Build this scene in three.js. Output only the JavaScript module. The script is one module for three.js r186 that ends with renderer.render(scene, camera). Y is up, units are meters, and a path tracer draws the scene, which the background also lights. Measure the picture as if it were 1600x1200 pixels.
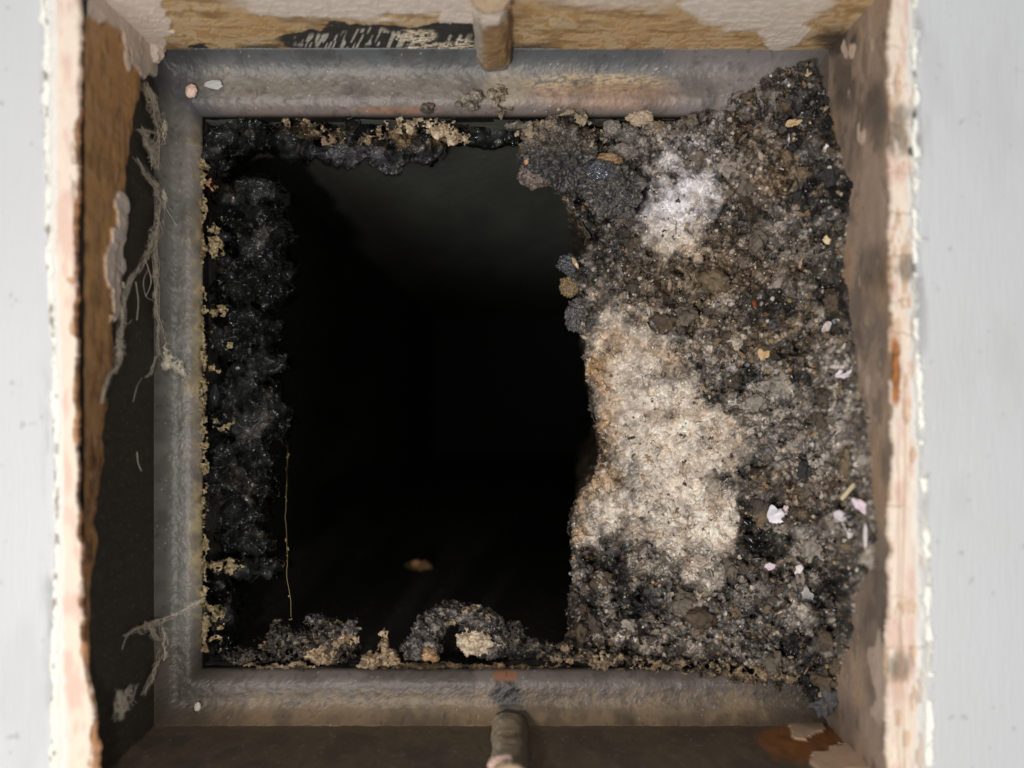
import * as THREE from 'three';
import { RectAreaLightUniformsLib } from 'three/addons/lights/RectAreaLightUniformsLib.js';
import { mergeGeometries, mergeVertices } from 'three/addons/utils/BufferGeometryUtils.js';

// ---------------------------------------------------------------- camera, light, exposure
const D = 0.25, K = 0.000146;                       // camera distance to the wall plane, metres per photo pixel on that plane
const scene = new THREE.Scene();
scene.background = new THREE.Color().setRGB(0.26, 0.275, 0.295);   // dim room light
const camera = new THREE.PerspectiveCamera(2 * Math.atan(600 * K / D) * 180 / Math.PI, 4 / 3, 0.01, 20);
camera.position.set(0, 0, D);
camera.lookAt(0, 0, 0);
camera.focus = 0.32;
camera.userData.fStop = 8;
const renderer = new THREE.WebGLRenderer({ antialias: true });
renderer.toneMapping = THREE.LinearToneMapping;
renderer.toneMappingExposure = 1;
renderer.shadowMap.enabled = true;
const lamp = new THREE.PointLight(new THREE.Color().setRGB(1, 0.93, 0.83), 0.125, 0, 2);   // the phone's flash
lamp.position.set(-0.05, -0.05, 0.25);
lamp.castShadow = true; lamp.shadow.radius = 0.4;
scene.add(lamp);
RectAreaLightUniformsLib.init();
const windowLight = new THREE.RectAreaLight(new THREE.Color().setRGB(0.97, 0.98, 1), 12, 0.42, 0.5);   // soft room light from the lower left behind the camera
windowLight.position.set(-0.3, -0.3, 1.2); windowLight.lookAt(0, 0, 0); scene.add(windowLight);

// ---------------------------------------------------------------- noise and helpers
let seed = 1234567;
const rnd = () => { seed = (seed + 0x6D2B79F5) | 0; let t = Math.imul(seed ^ (seed >>> 15), 1 | seed); t = (t + Math.imul(t ^ (t >>> 7), 61 | t)) ^ t; return ((t ^ (t >>> 14)) >>> 0) / 4294967296; };
const rr = (a, b) => a + (b - a) * rnd();
const clamp = (x, a = 0, b = 1) => x < a ? a : x > b ? b : x;
const lerp = (a, b, t) => a + (b - a) * t;
const ss = (a, b, x) => { const t = clamp((x - a) / (b - a)); return t * t * (3 - 2 * t); };
const hash = (x, y, z = 0) => { let h = Math.imul(x, 374761393) ^ Math.imul(y, 668265263) ^ Math.imul(z, 2147483647 - 1274126177); h = Math.imul(h ^ (h >>> 13), 1274126177); h ^= h >>> 16; h = Math.imul(h, 2246822519); return ((h ^ (h >>> 13)) >>> 0) / 4294967296; };
function vn(x, y, s = 0) {                              // value noise, 0..1
  const i = Math.floor(x), j = Math.floor(y); let f = x - i, g = y - j; f = f * f * (3 - 2 * f); g = g * g * (3 - 2 * g);
  return lerp(lerp(hash(i, j, s), hash(i + 1, j, s), f), lerp(hash(i, j + 1, s), hash(i + 1, j + 1, s), f), g);
}
function fbm(x, y, o = 4, s = 0) { let a = 0.5, r = 0, n = 0; for (let k = 0; k < o; k++) { r += a * vn(x, y, s + k * 17); n += a; a *= 0.5; x = x * 2.03 + 5.3; y = y * 2.03 + 1.7; } return r / n; }
const W = { f1: 0, f2: 0, id: 0 };
function worley(x, y, s = 0) {
  const i = Math.floor(x), j = Math.floor(y); let a = 9, b = 9, id = 0;
  for (let p = -1; p <= 1; p++) for (let q = -1; q <= 1; q++) {
    const u = i + p, v = j + q, dx = u + hash(u, v, s) - x, dy = v + hash(u, v, s + 91) - y, d = dx * dx + dy * dy;
    if (d < a) { b = a; a = d; id = hash(u, v, s + 7); } else if (d < b) b = d;
  }
  W.f1 = Math.sqrt(a); W.f2 = Math.sqrt(b); W.id = id; return W;
}
function bubbles(x, y, s, fill = 0.9) {                 // rounded domes of unequal size, 0..~0.7
  const i = Math.floor(x), j = Math.floor(y); let h = 0;
  for (let p = -1; p <= 1; p++) for (let q = -1; q <= 1; q++) {
    const u = i + p, v = j + q; if (hash(u, v, s + 33) > fill) continue;
    const r = 0.4 + 0.5 * hash(u, v, s + 55), dx = u + hash(u, v, s) - x, dy = v + hash(u, v, s + 91) - y, d = r * r - dx * dx - dy * dy;
    if (d > 0) { const t = Math.sqrt(d); if (t > h) h = t; }
  }
  return h;
}
function vn3(x, y, z, s = 0) {
  const i = Math.floor(x), j = Math.floor(y), k = Math.floor(z); let f = x - i, g = y - j, h = z - k; f = f * f * (3 - 2 * f); g = g * g * (3 - 2 * g); h = h * h * (3 - 2 * h);
  const c = (a, b, d) => hash(i + a + s * 131, j + b, (k + d) * 57 + s);
  return lerp(lerp(lerp(c(0, 0, 0), c(1, 0, 0), f), lerp(c(0, 1, 0), c(1, 1, 0), f), g), lerp(lerp(c(0, 0, 1), c(1, 0, 1), f), lerp(c(0, 1, 1), c(1, 1, 1), f), g), h);
}
function fbm3(x, y, z, o = 4, s = 0) { let a = 0.5, r = 0, n = 0; for (let k = 0; k < o; k++) { r += a * vn3(x, y, z, s + k); n += a; a *= 0.55; x *= 2.07; y *= 2.07; z *= 2.07; } return r / n; }
const lin = (v) => v <= 10.31 ? v / 3294.6 : Math.pow((v / 255 + 0.055) / 1.055, 2.4);
const C = (r, g, b, k = 1) => [lin(r) * k, lin(g) * k, lin(b) * k];
const mix = (a, b, t) => [lerp(a[0], b[0], t), lerp(a[1], b[1], t), lerp(a[2], b[2], t)];
const mul = (a, k) => [a[0] * k, a[1] * k, a[2] * k];
const P = (px, py, z) => { const s = K * (D - z) / D; return [(px - 800) * s, (600 - py) * s, z]; };       // where the line through a photo pixel meets depth z
const pix = (x, y, z) => { const s = K * (D - z) / D; return [800 + x / s, 600 - y / s]; };
const poly = (pts, v) => { if (v <= pts[0][0]) return pts[0][1]; for (let i = 1; i < pts.length; i++) if (v <= pts[i][0]) return lerp(pts[i - 1][1], pts[i][1], (v - pts[i - 1][0]) / (pts[i][0] - pts[i - 1][0])); return pts[pts.length - 1][1]; };
const el = (x, y, cx, cy, rx, ry) => { const a = (x - cx) / rx, b = (y - cy) / ry; return 1 - Math.sqrt(a * a + b * b); };   // 1 at the centre, 0 on the ellipse

const used = {};
function numbered(n) { used[n] = (used[n] ?? -1) + 1; return used[n] ? `${n}_${String(used[n]).padStart(3, '0')}` : n; }
function thing(name, label, category, group, pos = [0, 0, 0]) {
  const o = new THREE.Group(); o.name = numbered(name); o.position.set(...pos); scene.add(o);
  o.userData = { label, category }; if (group) o.userData.group = group; return o;
}
function mesh(name, g, m, parent = scene, label) {
  const o = new THREE.Mesh(g, m); o.name = parent === scene ? numbered(name) : name; o.castShadow = o.receiveShadow = true; parent.add(o);
  if (label) o.userData.label = label; return o;
}
function tag(o, label, category, group) { o.userData = { ...o.userData, label, category }; if (group) o.userData.group = group; return o; }
const std = (o = {}) => new THREE.MeshPhysicalMaterial({ color: 0xffffff, roughness: 0.9, vertexColors: true, side: THREE.DoubleSide, ...o });
function geo(pos, col, idx, uv) {
  const g = new THREE.BufferGeometry();
  g.setAttribute('position', new THREE.Float32BufferAttribute(pos, 3));
  if (col) g.setAttribute('color', new THREE.Float32BufferAttribute(col, 3));
  if (uv) g.setAttribute('uv', new THREE.Float32BufferAttribute(uv, 2));
  g.setIndex(idx); g.computeVertexNormals(); return g;
}
// a sheet of nu x nv cells; f(u, v, out) fills out.p and out.c; keep(i) may drop vertices
function sheet(nu, nv, f, flip = false) {
  const n = (nu + 1) * (nv + 1), pos = new Float32Array(n * 3), col = new Float32Array(n * 3), ok = new Uint8Array(n), o = { p: [0, 0, 0], c: [1, 1, 1], skip: false };
  for (let j = 0, k = 0; j <= nv; j++) for (let i = 0; i <= nu; i++, k++) {
    o.skip = false; f(i / nu, j / nv, o); ok[k] = o.skip ? 0 : 1;
    pos.set(o.p, k * 3); col.set(o.c, k * 3);
  }
  const idx = [];
  for (let j = 0; j < nv; j++) for (let i = 0; i < nu; i++) {
    const a = j * (nu + 1) + i, b = a + 1, c = a + nu + 1, d = c + 1;
    if (!(ok[a] && ok[b] && ok[c] && ok[d])) continue;
    if (flip) idx.push(a, c, b, b, c, d); else idx.push(a, b, c, b, d, c);
  }
  return geo(pos, col, idx);
}
// an uneven lump: a fine ball pushed out by noise and coloured by cf(nx, ny, nz, h)
const balls = {};
function ball(det) { if (!balls[det]) { const g = new THREE.IcosahedronGeometry(1, det); g.deleteAttribute('uv'); g.deleteAttribute('normal'); balls[det] = mergeVertices(g, 1e-5); } return balls[det]; }
function lump(at, r, o, cf) {                         // r = [rx, ry, rz]
  const { det = 16, amp = 0.35, freq = 1.6, fine = 0.12, ff = 6, s = 1, bub = 0, bf = 3, spike = 0 } = o, g = ball(det).clone(), p = g.attributes.position, col = new Float32Array(p.count * 3);
  for (let i = 0; i < p.count; i++) {
    const x = p.getX(i), y = p.getY(i), z = p.getZ(i);
    const a = fbm3(x * freq + s * 3.1, y * freq, z * freq, 3, s), b = fbm3(x * ff, y * ff + s, z * ff, 4, s + 9);
    let h = 1 + amp * (a - 0.5) * 2 + fine * (b - 0.5) * 2;
    if (spike) { const e = 1 - Math.abs(fbm3(x * 5 + s, y * 5, z * 5, 3, s + 20) - 0.5) * 5; h += spike * Math.max(-0.4, e) * 0.5 + spike * (hash(i, s, 5) - 0.5) * 0.35; }
    if (bub) h += bub * bubbles((Math.atan2(y, x) + 4) * bf, (z + 2) * bf * 1.3, s);
    p.setXYZ(i, at[0] + x * h * r[0], at[1] + y * h * r[1], at[2] + z * h * r[2]);
    const c = cf(x, y, z, b, a); col.set(c, i * 3);
  }
  g.setAttribute('color', new THREE.BufferAttribute(col, 3)); g.computeVertexNormals(); return g;
}
function tube(pts, r, c, rad = 5, per = 6) {            // an uneven thread through points
  const curve = new THREE.CatmullRomCurve3(pts.map((p) => new THREE.Vector3(...p))), n = Math.max(4, pts.length * per), g = new THREE.TubeGeometry(curve, n, r, rad, false);
  g.deleteAttribute('uv');
  const col = new Float32Array(g.attributes.position.count * 3); for (let i = 0; i < col.length; i += 3) col.set(c, i);
  g.setAttribute('color', new THREE.BufferAttribute(col, 3)); return g;
}

// ---------------------------------------------------------------- dimensions
const X0 = -670 * K, X1 = 593 * K, Y1 = 627 * K, Y0 = -640 * K, ZL = -0.0545;     // inside of the frame; depth of its rim
const sL = K * (D - ZL) / D;
const xi0 = -487 * sL, xi1 = 440 * sL, yi1 = 420 * sL, yi0 = -447 * sL;            // opening inside the rim

// ---------------------------------------------------------------- the white wall
function noiseTex(w, h, f, srgb) {
  const d = new Uint8Array(w * h * 4);
  for (let j = 0, k = 0; j < h; j++) for (let i = 0; i < w; i++, k += 4) { const v = f(i / w, j / h); d[k] = d[k + 1] = d[k + 2] = clamp(v) * 255; d[k + 3] = 255; }
  const t = new THREE.DataTexture(d, w, h); t.magFilter = THREE.LinearFilter; t.minFilter = THREE.LinearMipmapLinearFilter; t.generateMipmaps = true; t.wrapS = t.wrapT = THREE.RepeatWrapping; if (srgb) t.colorSpace = THREE.SRGBColorSpace; t.needsUpdate = true; return t;
}
{
  const bump = noiseTex(1024, 1024, (u, v) => 0.62 * fbm(u * 300, v * 26, 3, 3) + 0.25 * fbm(u * 60, v * 60, 4, 8) + 0.2 * vn(u * 500, v * 500, 5));
  const m = new THREE.MeshPhysicalMaterial({ roughness: 0.55, vertexColors: true, bumpMap: bump, bumpScale: 0.00012, side: THREE.DoubleSide });
  const parts = [], hx0 = X0 - 0.0065, hx1 = X1 + 0.0055, hy0 = Y0 - 0.007, hy1 = Y1 + 0.007, F = 0.45;
  const plate = (x0, x1, y0, y1, nx, ny) => {
    const g = new THREE.PlaneGeometry(x1 - x0, y1 - y0, nx, ny); g.translate((x0 + x1) / 2, (y0 + y1) / 2, 0);
    const p = g.attributes.position, uv = g.attributes.uv, col = new Float32Array(p.count * 3);
    for (let i = 0; i < p.count; i++) {
      const x = p.getX(i), y = p.getY(i);
      p.setZ(i, 0.0006 * (fbm(x * 60, y * 40, 3, 4) - 0.5));
      uv.setXY(i, x / 0.12, y / 0.12);
      let c = [0.635, 0.64, 0.65]; const d = Math.min(Math.abs(x - hx0), Math.abs(x - hx1));
      const soot = ss(0.0045, 0, d) * ss(0.5, 0.72, fbm(x * 300, y * 70, 4, 12)) * 0.75;
      c = mix(c, [0.16, 0.15, 0.14], soot); c = mix(c, [0.58, 0.575, 0.57], 0.6 * fbm(x * 40, y * 25, 3, 2));
      c = mix(c, [0.34, 0.32, 0.3], 0.45 * ss(0.8, 0.85, fbm(x * 420, y * 420, 3, 15)) + 0.14 * ss(0.5, 0.75, fbm(x * 90, y * 30, 4, 16)));
      col.set(c, i * 3);
    }
    g.setAttribute('color', new THREE.BufferAttribute(col, 3)); parts.push(g);
  };
  plate(-F, hx0 - 0.03, -F, F, 8, 8); plate(hx0 - 0.03, hx0, -0.13, 0.13, 100, 700); plate(hx1, hx1 + 0.035, -0.13, 0.13, 110, 700); plate(hx1 + 0.035, F, -F, F, 8, 8);
  for (const [a, b] of [[hx0 - 0.03, hx0], [hx1, hx1 + 0.035]]) { plate(a, b, 0.13, F, 4, 8); plate(a, b, -F, -0.13, 4, 8); }
  plate(hx0, hx1, hy1, F, 8, 8); plate(hx0, hx1, -F, hy0, 8, 8);
  const box = (x0, x1, y0, y1) => { const g = new THREE.BoxGeometry(x1 - x0, y1 - y0, 0.05); g.translate((x0 + x1) / 2, (y0 + y1) / 2, -0.0262); const col = new Float32Array(g.attributes.position.count * 3).fill(0.6); g.setAttribute('color', new THREE.BufferAttribute(col, 3)); parts.push(g); };
  box(-F, hx0, -F, F); box(hx1, F, -F, F); box(hx0, hx1, hy1, F); box(hx0, hx1, -F, hy0);
  const w = mesh('wall', mergeGeometries(parts.map((g) => g)), m);
  w.userData.kind = 'structure'; w.userData.label = 'white painted wall on both sides of the square iron opening';
}

// ---------------------------------------------------------------- the iron frame
const cream = C(232, 213, 198), creamW = C(232, 228, 220), ochre = C(176, 136, 84), rust = C(120, 74, 34), brown = C(140, 100, 62), iron = C(66, 64, 62), black = C(34, 33, 32), dust = C(150, 134, 112), greyp = C(206, 194, 184);
const frame = thing('soot_door_frame', 'square iron frame with flaking cream and brown paint set into the white wall', 'frame');
const rough = std({ roughness: 0.78 }), gritty = std({ roughness: 0.62 });

// front edges (a strip of paint-covered iron between the wall and the hole)
const LI = [[-60, 128], [100, 128], [300, 125], [500, 121], [700, 122], [850, 128], [1000, 134], [1060, 140], [1110, 152], [1260, 159]];
const LO = [[-60, 66], [300, 70], [450, 76], [550, 82], [750, 88], [900, 84], [1100, 80], [1260, 78]];
const RI = [[-60, 1388], [200, 1387], [400, 1389], [700, 1391], [900, 1386], [1100, 1382], [1260, 1384]];
const RO = [[-60, 1434], [300, 1434], [420, 1432], [600, 1440], [800, 1450], [1000, 1455], [1260, 1457]];
function frontEdge(left) {
  const n = 44, m = 620;
  return sheet(n, m, (u, v, o) => {
    const py = lerp(-30, 1245, v), a = left ? poly(LO, py) : poly(RI, py), b = left ? poly(LI, py) : poly(RO, py), e = left ? u : 1 - u;    // e: 0 outside, 1 at the hole
    const jag = (fbm(py / 26, 1, 4, left ? 2 : 6) - 0.5) * 11 + (vn(py / 5, 3, 7) - 0.5) * 2.4, jo = (fbm(py / 14, 9, 3, left ? 12 : 16) - 0.5) * 10;
    const px = lerp(a, b, u) + (left ? u * jag : (1 - u) * jag) + (left ? (1 - u) * jo : u * jo);
    let c = mix(cream, C(238, 220, 198), fbm(px / 20, py / 60, 3, 4)), z = 0.0011;
    c = mix(c, C(222, 184, 168), ss(0.48, 0.72, fbm(px / 15, py / 45, 3, 44)) * 0.7);
    c = mix(c, creamW, ss(0.42, 0.25, e));
    const n1 = fbm(px / 12, py / 34, 4, left ? 21 : 28), n2 = fbm(px / 6, py / 12, 3, 25);
    let chip;
    if (left) chip = ss(0.82, 0.97, e + (n1 - 0.5) * 0.55) * (py > 170 ? 1 : 0.35);
    else { chip = ss(0.57, 0.66, n1) * ss(0.05, 0.3, e) + 0.6 * ss(0.93, 1.02, e + (n1 - 0.5) * 0.3); chip = clamp(chip * 0.8); }
    c = mix(c, left ? mix(C(196, 142, 92), C(150, 96, 52), n2) : mix(C(214, 184, 156), C(186, 150, 118), n2), chip * 0.9); z -= chip * 0.0005;
    if (!left) {
      const gr = Math.max(ss(0, 0.5, el(px, py, 1400, 215, 26, 40)), ss(0, 0.6, el(px, py, 1408, 180, 20, 26)), ss(0, 0.6, el(px, py, 1420, 420, 26, 30)), ss(0, 0.6, el(px, py, 1405, 1040, 26, 34))) * ss(0.35, 0.6, n1 + 0.1);
      c = mix(c, C(120, 108, 92), gr * 0.75);
      const ru = ss(0, 0.3, el(px + (n2 - 0.5) * 8, py, 1399, 580, 9, 62)); c = mix(c, mix(C(110, 82, 60), C(196, 122, 50), n2), ru); z -= ru * 0.0008;
      for (const cy of [72, 130, 196, 240, 268, 332, 400, 470, 520, 655, 790, 930, 1010, 1120]) { const cr = ss(1.6, 0.4, Math.abs(py - cy - (fbm(px / 9, cy, 2, 3) - 0.5) * 10)); const ck = 0.15 + 0.85 * hash(cy, 3, 1); c = mix(c, C(128, 100, 80), cr * 0.75 * ck * ss(0.3, 0.55, vn(px / 14, cy, 5) + 0.3 * ck)); z -= cr * 0.0004 * ck; }
      const blk = Math.max(ss(0, 0.5, el(px, py, 1426, 236, 12, 10)), ss(0.1, 0.6, el(px, py, 1430, 190, 8, 30)), ss(0.1, 0.6, el(px, py, 1431, 105, 6, 22)));
      c = mix(c, C(60, 54, 50), blk * 0.9);
      const ln = ss(1.7, 0.3, Math.abs(px - 1412 - 3 * Math.sin(py / 90))) * ss(560, 640, py) + ss(1.4, 0.3, Math.abs(px - 1402 - 5 * fbm(1, py / 40, 2))) * ss(620, 700, py); c = mix(c, C(176, 140, 108), clamp(ln) * 0.7); z -= ln * 0.0002;
    } else {
      const gr = ss(0.15, 0.8, el(px, py, 118, 260, 14, 110)) * ss(0.4, 0.62, n2); c = mix(c, C(140, 118, 98), gr * 0.8);
      const blk = Math.max(ss(0, 0.5, el(px, py, 68, 165, 6, 16)), ss(0, 0.5, el(px, py, 72, 280, 6, 30)), ss(0, 0.5, el(px, py, 78, 1095, 6, 40)), ss(0, 0.5, el(px, py, 80, 995, 5, 30)));
      c = mix(c, C(70, 64, 60), blk);
    }
    z += 0.0006 * (fbm(px / 9, py / 26, 4, 31) - 0.5) + 0.0011 * ss(0, 0.25, e) * ss(1.05, 0.85, e) - 0.0012;
    const q = P(px, py, z); if (e > 0.999) q[2] -= 0.0006; o.p = q; o.c = c;
  }, true);
}
mesh('front_edge', frontEdge(true), rough, frame, 'pale cream edge with an orange brown inner line'); mesh('front_edge', frontEdge(false), rough, frame, 'cracked and chipped cream edge');
for (const top of [1, 0]) {
  const y0 = top ? Y1 : Y0 - 0.008, y1 = top ? Y1 + 0.008 : Y0;
  mesh('front_edge', sheet(200, 10, (u, v, o) => { const x = lerp(X0 - 0.008, X1 + 0.007, u), y = lerp(y0, y1, v); o.p = [x, y, 0.0004 + 0.0006 * fbm(x * 400, y * 400, 3)]; o.c = cream; }), rough, frame);
}
// lumpy white paint where frame meets wall
for (const left of [1, 0]) {
  const list = left ? LO : RO;
  mesh('paint_bead', sheet(12, 700, (u, v, o) => {
    const py = lerp(-30, 1245, v), t = u * Math.PI, r = (left ? 5 : 6.5) + 6 * (fbm(py / 17, 4, 3, left + 60) - 0.4) * ss(0.3, 0.6, fbm(py / 60, 2, 2, left + 90)) * 2, cx = poly(list, py) + (left ? 4 : -3) + (fbm(py / 22, 8, 3, left + 70) - 0.5) * 9;
    const px = cx - Math.cos(t) * Math.max(1.5, r), q = P(px, py, 0); q[2] = -0.0006 + Math.sin(t) * (0.0011 + 0.0009 * (fbm(px / 6, py / 9, 3, 5) - 0.3)); o.p = q;
    const sp = left ? ss(0.62, 0.72, fbm(px / 7, py / 20, 3, left + 80)) : clamp(ss(0.5, 0.56, fbm(2, py / 30, 3, 83)) + ss(0.62, 0.72, fbm(px / 7, py / 14, 3, 80)) - ss(500, 700, py) * 0.5); if (!left) q[2] -= 0.0012 * sp; o.c = mix(C(244, 242, 232), C(132, 116, 100), sp * 0.85);
  }), rough, frame);
}

// inner side walls; colours by old paint, rust and soot
function wallSheet(which) {
  const horiz = which === 'top' || which === 'bottom', L = horiz ? X1 - X0 : Y1 - Y0, fine = which === 'bottom' ? 0.00036 : which === 'top' ? 0.00023 : 0.00034;
  const nu = Math.round(L / fine), nv = Math.round(-ZL / fine);
  return sheet(nu, nv, (u, v, o) => {
    const z = 0.0002 + v * (ZL - 0.0004), a = u * (L + 0.002) - 0.001;
    let x, y; if (horiz) { x = X0 + a; y = which === 'top' ? Y1 : Y0; } else { y = Y0 + a; x = which === 'left' ? X0 : X1; }
    const q = pix(x, y, z), wx = (fbm(a * 150, z * 150, 4, 3) - 0.5), wy = (fbm(a * 150, z * 150, 4, 13) - 0.5), n1 = fbm(a * 520, z * 200, 4, 5), n2 = fbm(a * 2600, z * 1300, 3, 6);
    const px = q[0] + wx * 40, py = q[1] + wy * 26; let c, h = 0;
    if (which === 'left') {
      c = mix(C(40, 36, 30), C(56, 49, 40), n1); 
      const edge = poly([[-40, 222], [60, 214], [180, 212], [300, 196], [420, 178], [560, 172], [700, 160], [900, 143], [1000, 138], [1260, 120]], q[1]) + (fbm(a * 160, 2, 4, 8) - 0.5) * 22;
      const pt = ss(3, -2, q[0] - edge), top = ss(760, 420, q[1]);
      let b = mix(C(120, 80, 48), C(176, 132, 86), fbm(a * 120, z * 260, 4, 15)); b = mix(b, C(206, 158, 104), top * 0.75); b = mix(b, C(76, 50, 30), ss(0.5, 0.7, fbm(a * 200, z * 500, 4, 18)) * (0.8 - 0.4 * top)); b = mix(b, C(190, 160, 130), ss(0.58, 0.74, fbm(a * 400, z * 1400, 3, 19)) * 0.5);
      c = mix(c, b, pt); h += 0.0004 * pt + 0.0005 * pt * (n1 - 0.5);
      // thick cream paint: the corner above and a strip lower down
      const k1 = Math.max(ss(-0.05, 0.06, el(px, py, 236, 56, 46, 66)), ss(-0.05, 0.06, el(px, py, 190, 0, 80, 42)), ss(-0.05, 0.06, el(px, py, 222, 30, 40, 80)), ss(-0.05, 0.05, el(px, py, 184, 365, 12, 62)), 0.9 * ss(-0.05, 0.05, el(px, py, 172, 440, 8, 60)));
      c = mix(c, mix(greyp, cream, n1), k1); h += 0.0007 * k1 + 0.0004 * k1 * (n1 - 0.5);
      c = mix(c, C(120, 110, 98), ss(0.7, 0.8, n2) * 0.5 * (1 - pt));
    } else if (which === 'right') {
      const m1 = fbm(a * 70, z * 110, 4, 25), m2 = fbm(a * 45, z * 60, 4, 26);
      c = mix(C(166, 144, 126), C(186, 162, 142), m1); c = mix(c, C(124, 110, 98), ss(0.42, 0.7, m2) * 0.75); c = mix(c, C(104, 94, 84), ss(0.55, 0.7, fbm(a * 160, z * 160, 4, 24)) * 0.55); c = mix(c, C(200, 164, 130), ss(0.56, 0.75, fbm(a * 50, z * 90, 3, 29)) * 0.5);
      c = mix(c, C(84, 76, 66), Math.max(ss(0.0, 0.6, el(px, py, 1312, 66, 34, 46)), 0.75 * ss(0, 0.6, el(px, py, 1320, 130, 26, 60)), 0.6 * ss(0, 0.6, el(px, py, 1365, 170, 30, 60)), 0.5 * ss(0, 0.6, el(px, py, 1370, 420, 30, 50)))); c = mix(c, C(226, 200, 180), Math.max(ss(0, 0.3, el(px, py, 1340, 205, 7, 20)), ss(0, 0.3, el(px, py, 1325, 75, 12, 14)), ss(0.76, 0.82, fbm(a * 160, z * 300, 3, 27)) * 0.5));
      c = mix(c, C(232, 208, 188), ss(0, 0.2, el(px, py, 1376, 1060, 18, 80)) * 0.6); c = mix(c, C(70, 60, 50), ss(0.76, 0.82, n2) * 0.6);
      h = 0.00025 * (n1 - 0.5) + 0.0006 * (m1 - 0.5);
    } else if (which === 'top') {
      c = mix(C(176, 138, 88), C(212, 176, 124), n1); 
      const fuzz = ss(0.55, 0.7, 1 - 2.2 * Math.abs(fbm(a * 520 + n1 * 3, z * 260, 3, 35) - 0.5) - 0.25 * n2); c = mix(c, C(232, 212, 180), fuzz * 0.55); h = 0.0001 * (n1 - 0.5) + 0.00012 * fuzz; c = mix(c, C(206, 166, 112), ss(0.4, 0.7, fbm(a * 60, z * 90, 3, 37)) * 0.6);
      c = mix(c, C(146, 108, 64), ss(0.5, 0.75, fbm(a * 120, z * 260, 4, 36)) * 0.7);
      const cr = Math.max(ss(-0.12, 0.16, el(px, py, 540, -8, 190, 36)), ss(-0.1, 0.14, el(px, py, 1180, 0, 120, 46)), ss(-0.08, 0.12, el(px, py, 1225, 45, 38, 34)), ss(-0.1, 0.14, el(px, py, 720, 18, 34, 36)), ss(-0.3, 0.3, el(px, py, 960, -20, 120, 34)) * 0.7, ss(-.05, .05, el(px, py, 195, 0, 64, 90)), ss(-.05, .05, el(px, py, 240, 55, 26, 44)));
      c = mix(c, mix(C(244, 228, 214), C(226, 210, 194), n1), cr); h += 0.0004 * cr - 0.0001 * cr * (n1 - 0.5);
      const low = ss(66, 88, q[1] + wy * 30), bl = Math.max(low, ss(-0.05, 0.06, el(px, py, 610, 64, 180, 27)), ss(-.05, .06, el(px, py, 700, 45, 55, 18)), ss(-0.05, 0.1, el(px, py, 300, 92, 70, 20))) * ss(905, 800, q[0] + wx * 60) ;
      c = mix(c, mix(C(44, 43, 42), C(66, 62, 56), n1), bl); h -= 0.0004 * bl;
      const scr = ss(0.58, 0.68, vn(q[0] / 3.1 + q[1] * 0.16, q[1] / 12, 39)) * ss(0, 0.3, el(px, py, 600, 66, 160, 18)); c = mix(c, C(222, 214, 200), scr * 0.8);
      const sp2 = ss(0.52, 0.62, fbm(a * 700, z * 2200, 3, 41)) * Math.max(ss(0, 0.4, el(px, py, 690, 76, 70, 13)), ss(0, 0.4, el(px, py, 650, 55, 40, 15))); c = mix(c, C(232, 214, 186), sp2 * 0.9); h += sp2 * 0.0004;
      c = mix(c, C(66, 52, 40), 0.9 * ss(0, 0.8, el(px, py, 1312, 70, 54, 50))); const sh = ss(72, 96, q[1]) * ss(790, 880, q[0]); c = mix(c, C(128, 98, 60), sh * 0.6);
    } else {
      c = mix(C(92, 80, 66), C(112, 98, 80), n1); c = mix(c, C(82, 74, 66), ss(0.45, 0.65, fbm(a * 110, z * 110, 3, 45)) * 0.7);
      const rs = ss(0.0, 0.25, el(px, py, 1270, 1155, 95, 42)); c = mix(c, mix(C(120, 78, 40), C(176, 112, 58), n1), rs * 0.9);
      const k = Math.max(ss(0, 0.1, el(px, py, 1262, 1143, 30, 14)), ss(0, 0.1, el(px, py, 1330, 1185, 60, 24)), ss(0, 0.1, el(px, py, 1300, 1195, 40, 16))); c = mix(c, C(226, 196, 168), k); h += 0.0006 * k;
      c = mix(c, C(180, 166, 146), ss(0.76, 0.82, n2) * 0.6); h += 0.0003 * (n1 - 0.5); c = mix(c, C(126, 108, 86), ss(-0.043, -0.0545, z + (n1 - 0.5) * 0.004) * 0.8);
    }
    if (which === 'left') x += h; else if (which === 'right') x -= h; else if (which === 'top') y -= h; else y += h;
    o.p = [x, y, z]; o.c = c;
  });
}
for (const w of ['left', 'right', 'top', 'bottom']) mesh('side_wall', wallSheet(w), w === 'left' || w === 'bottom' ? gritty : rough, frame, { left: 'dark side with brown paint peeling off', right: 'dusty pale brown side', top: 'ochre side with cream paint and a scratched black streak', bottom: 'dark side with rust at one corner' }[w]);

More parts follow.
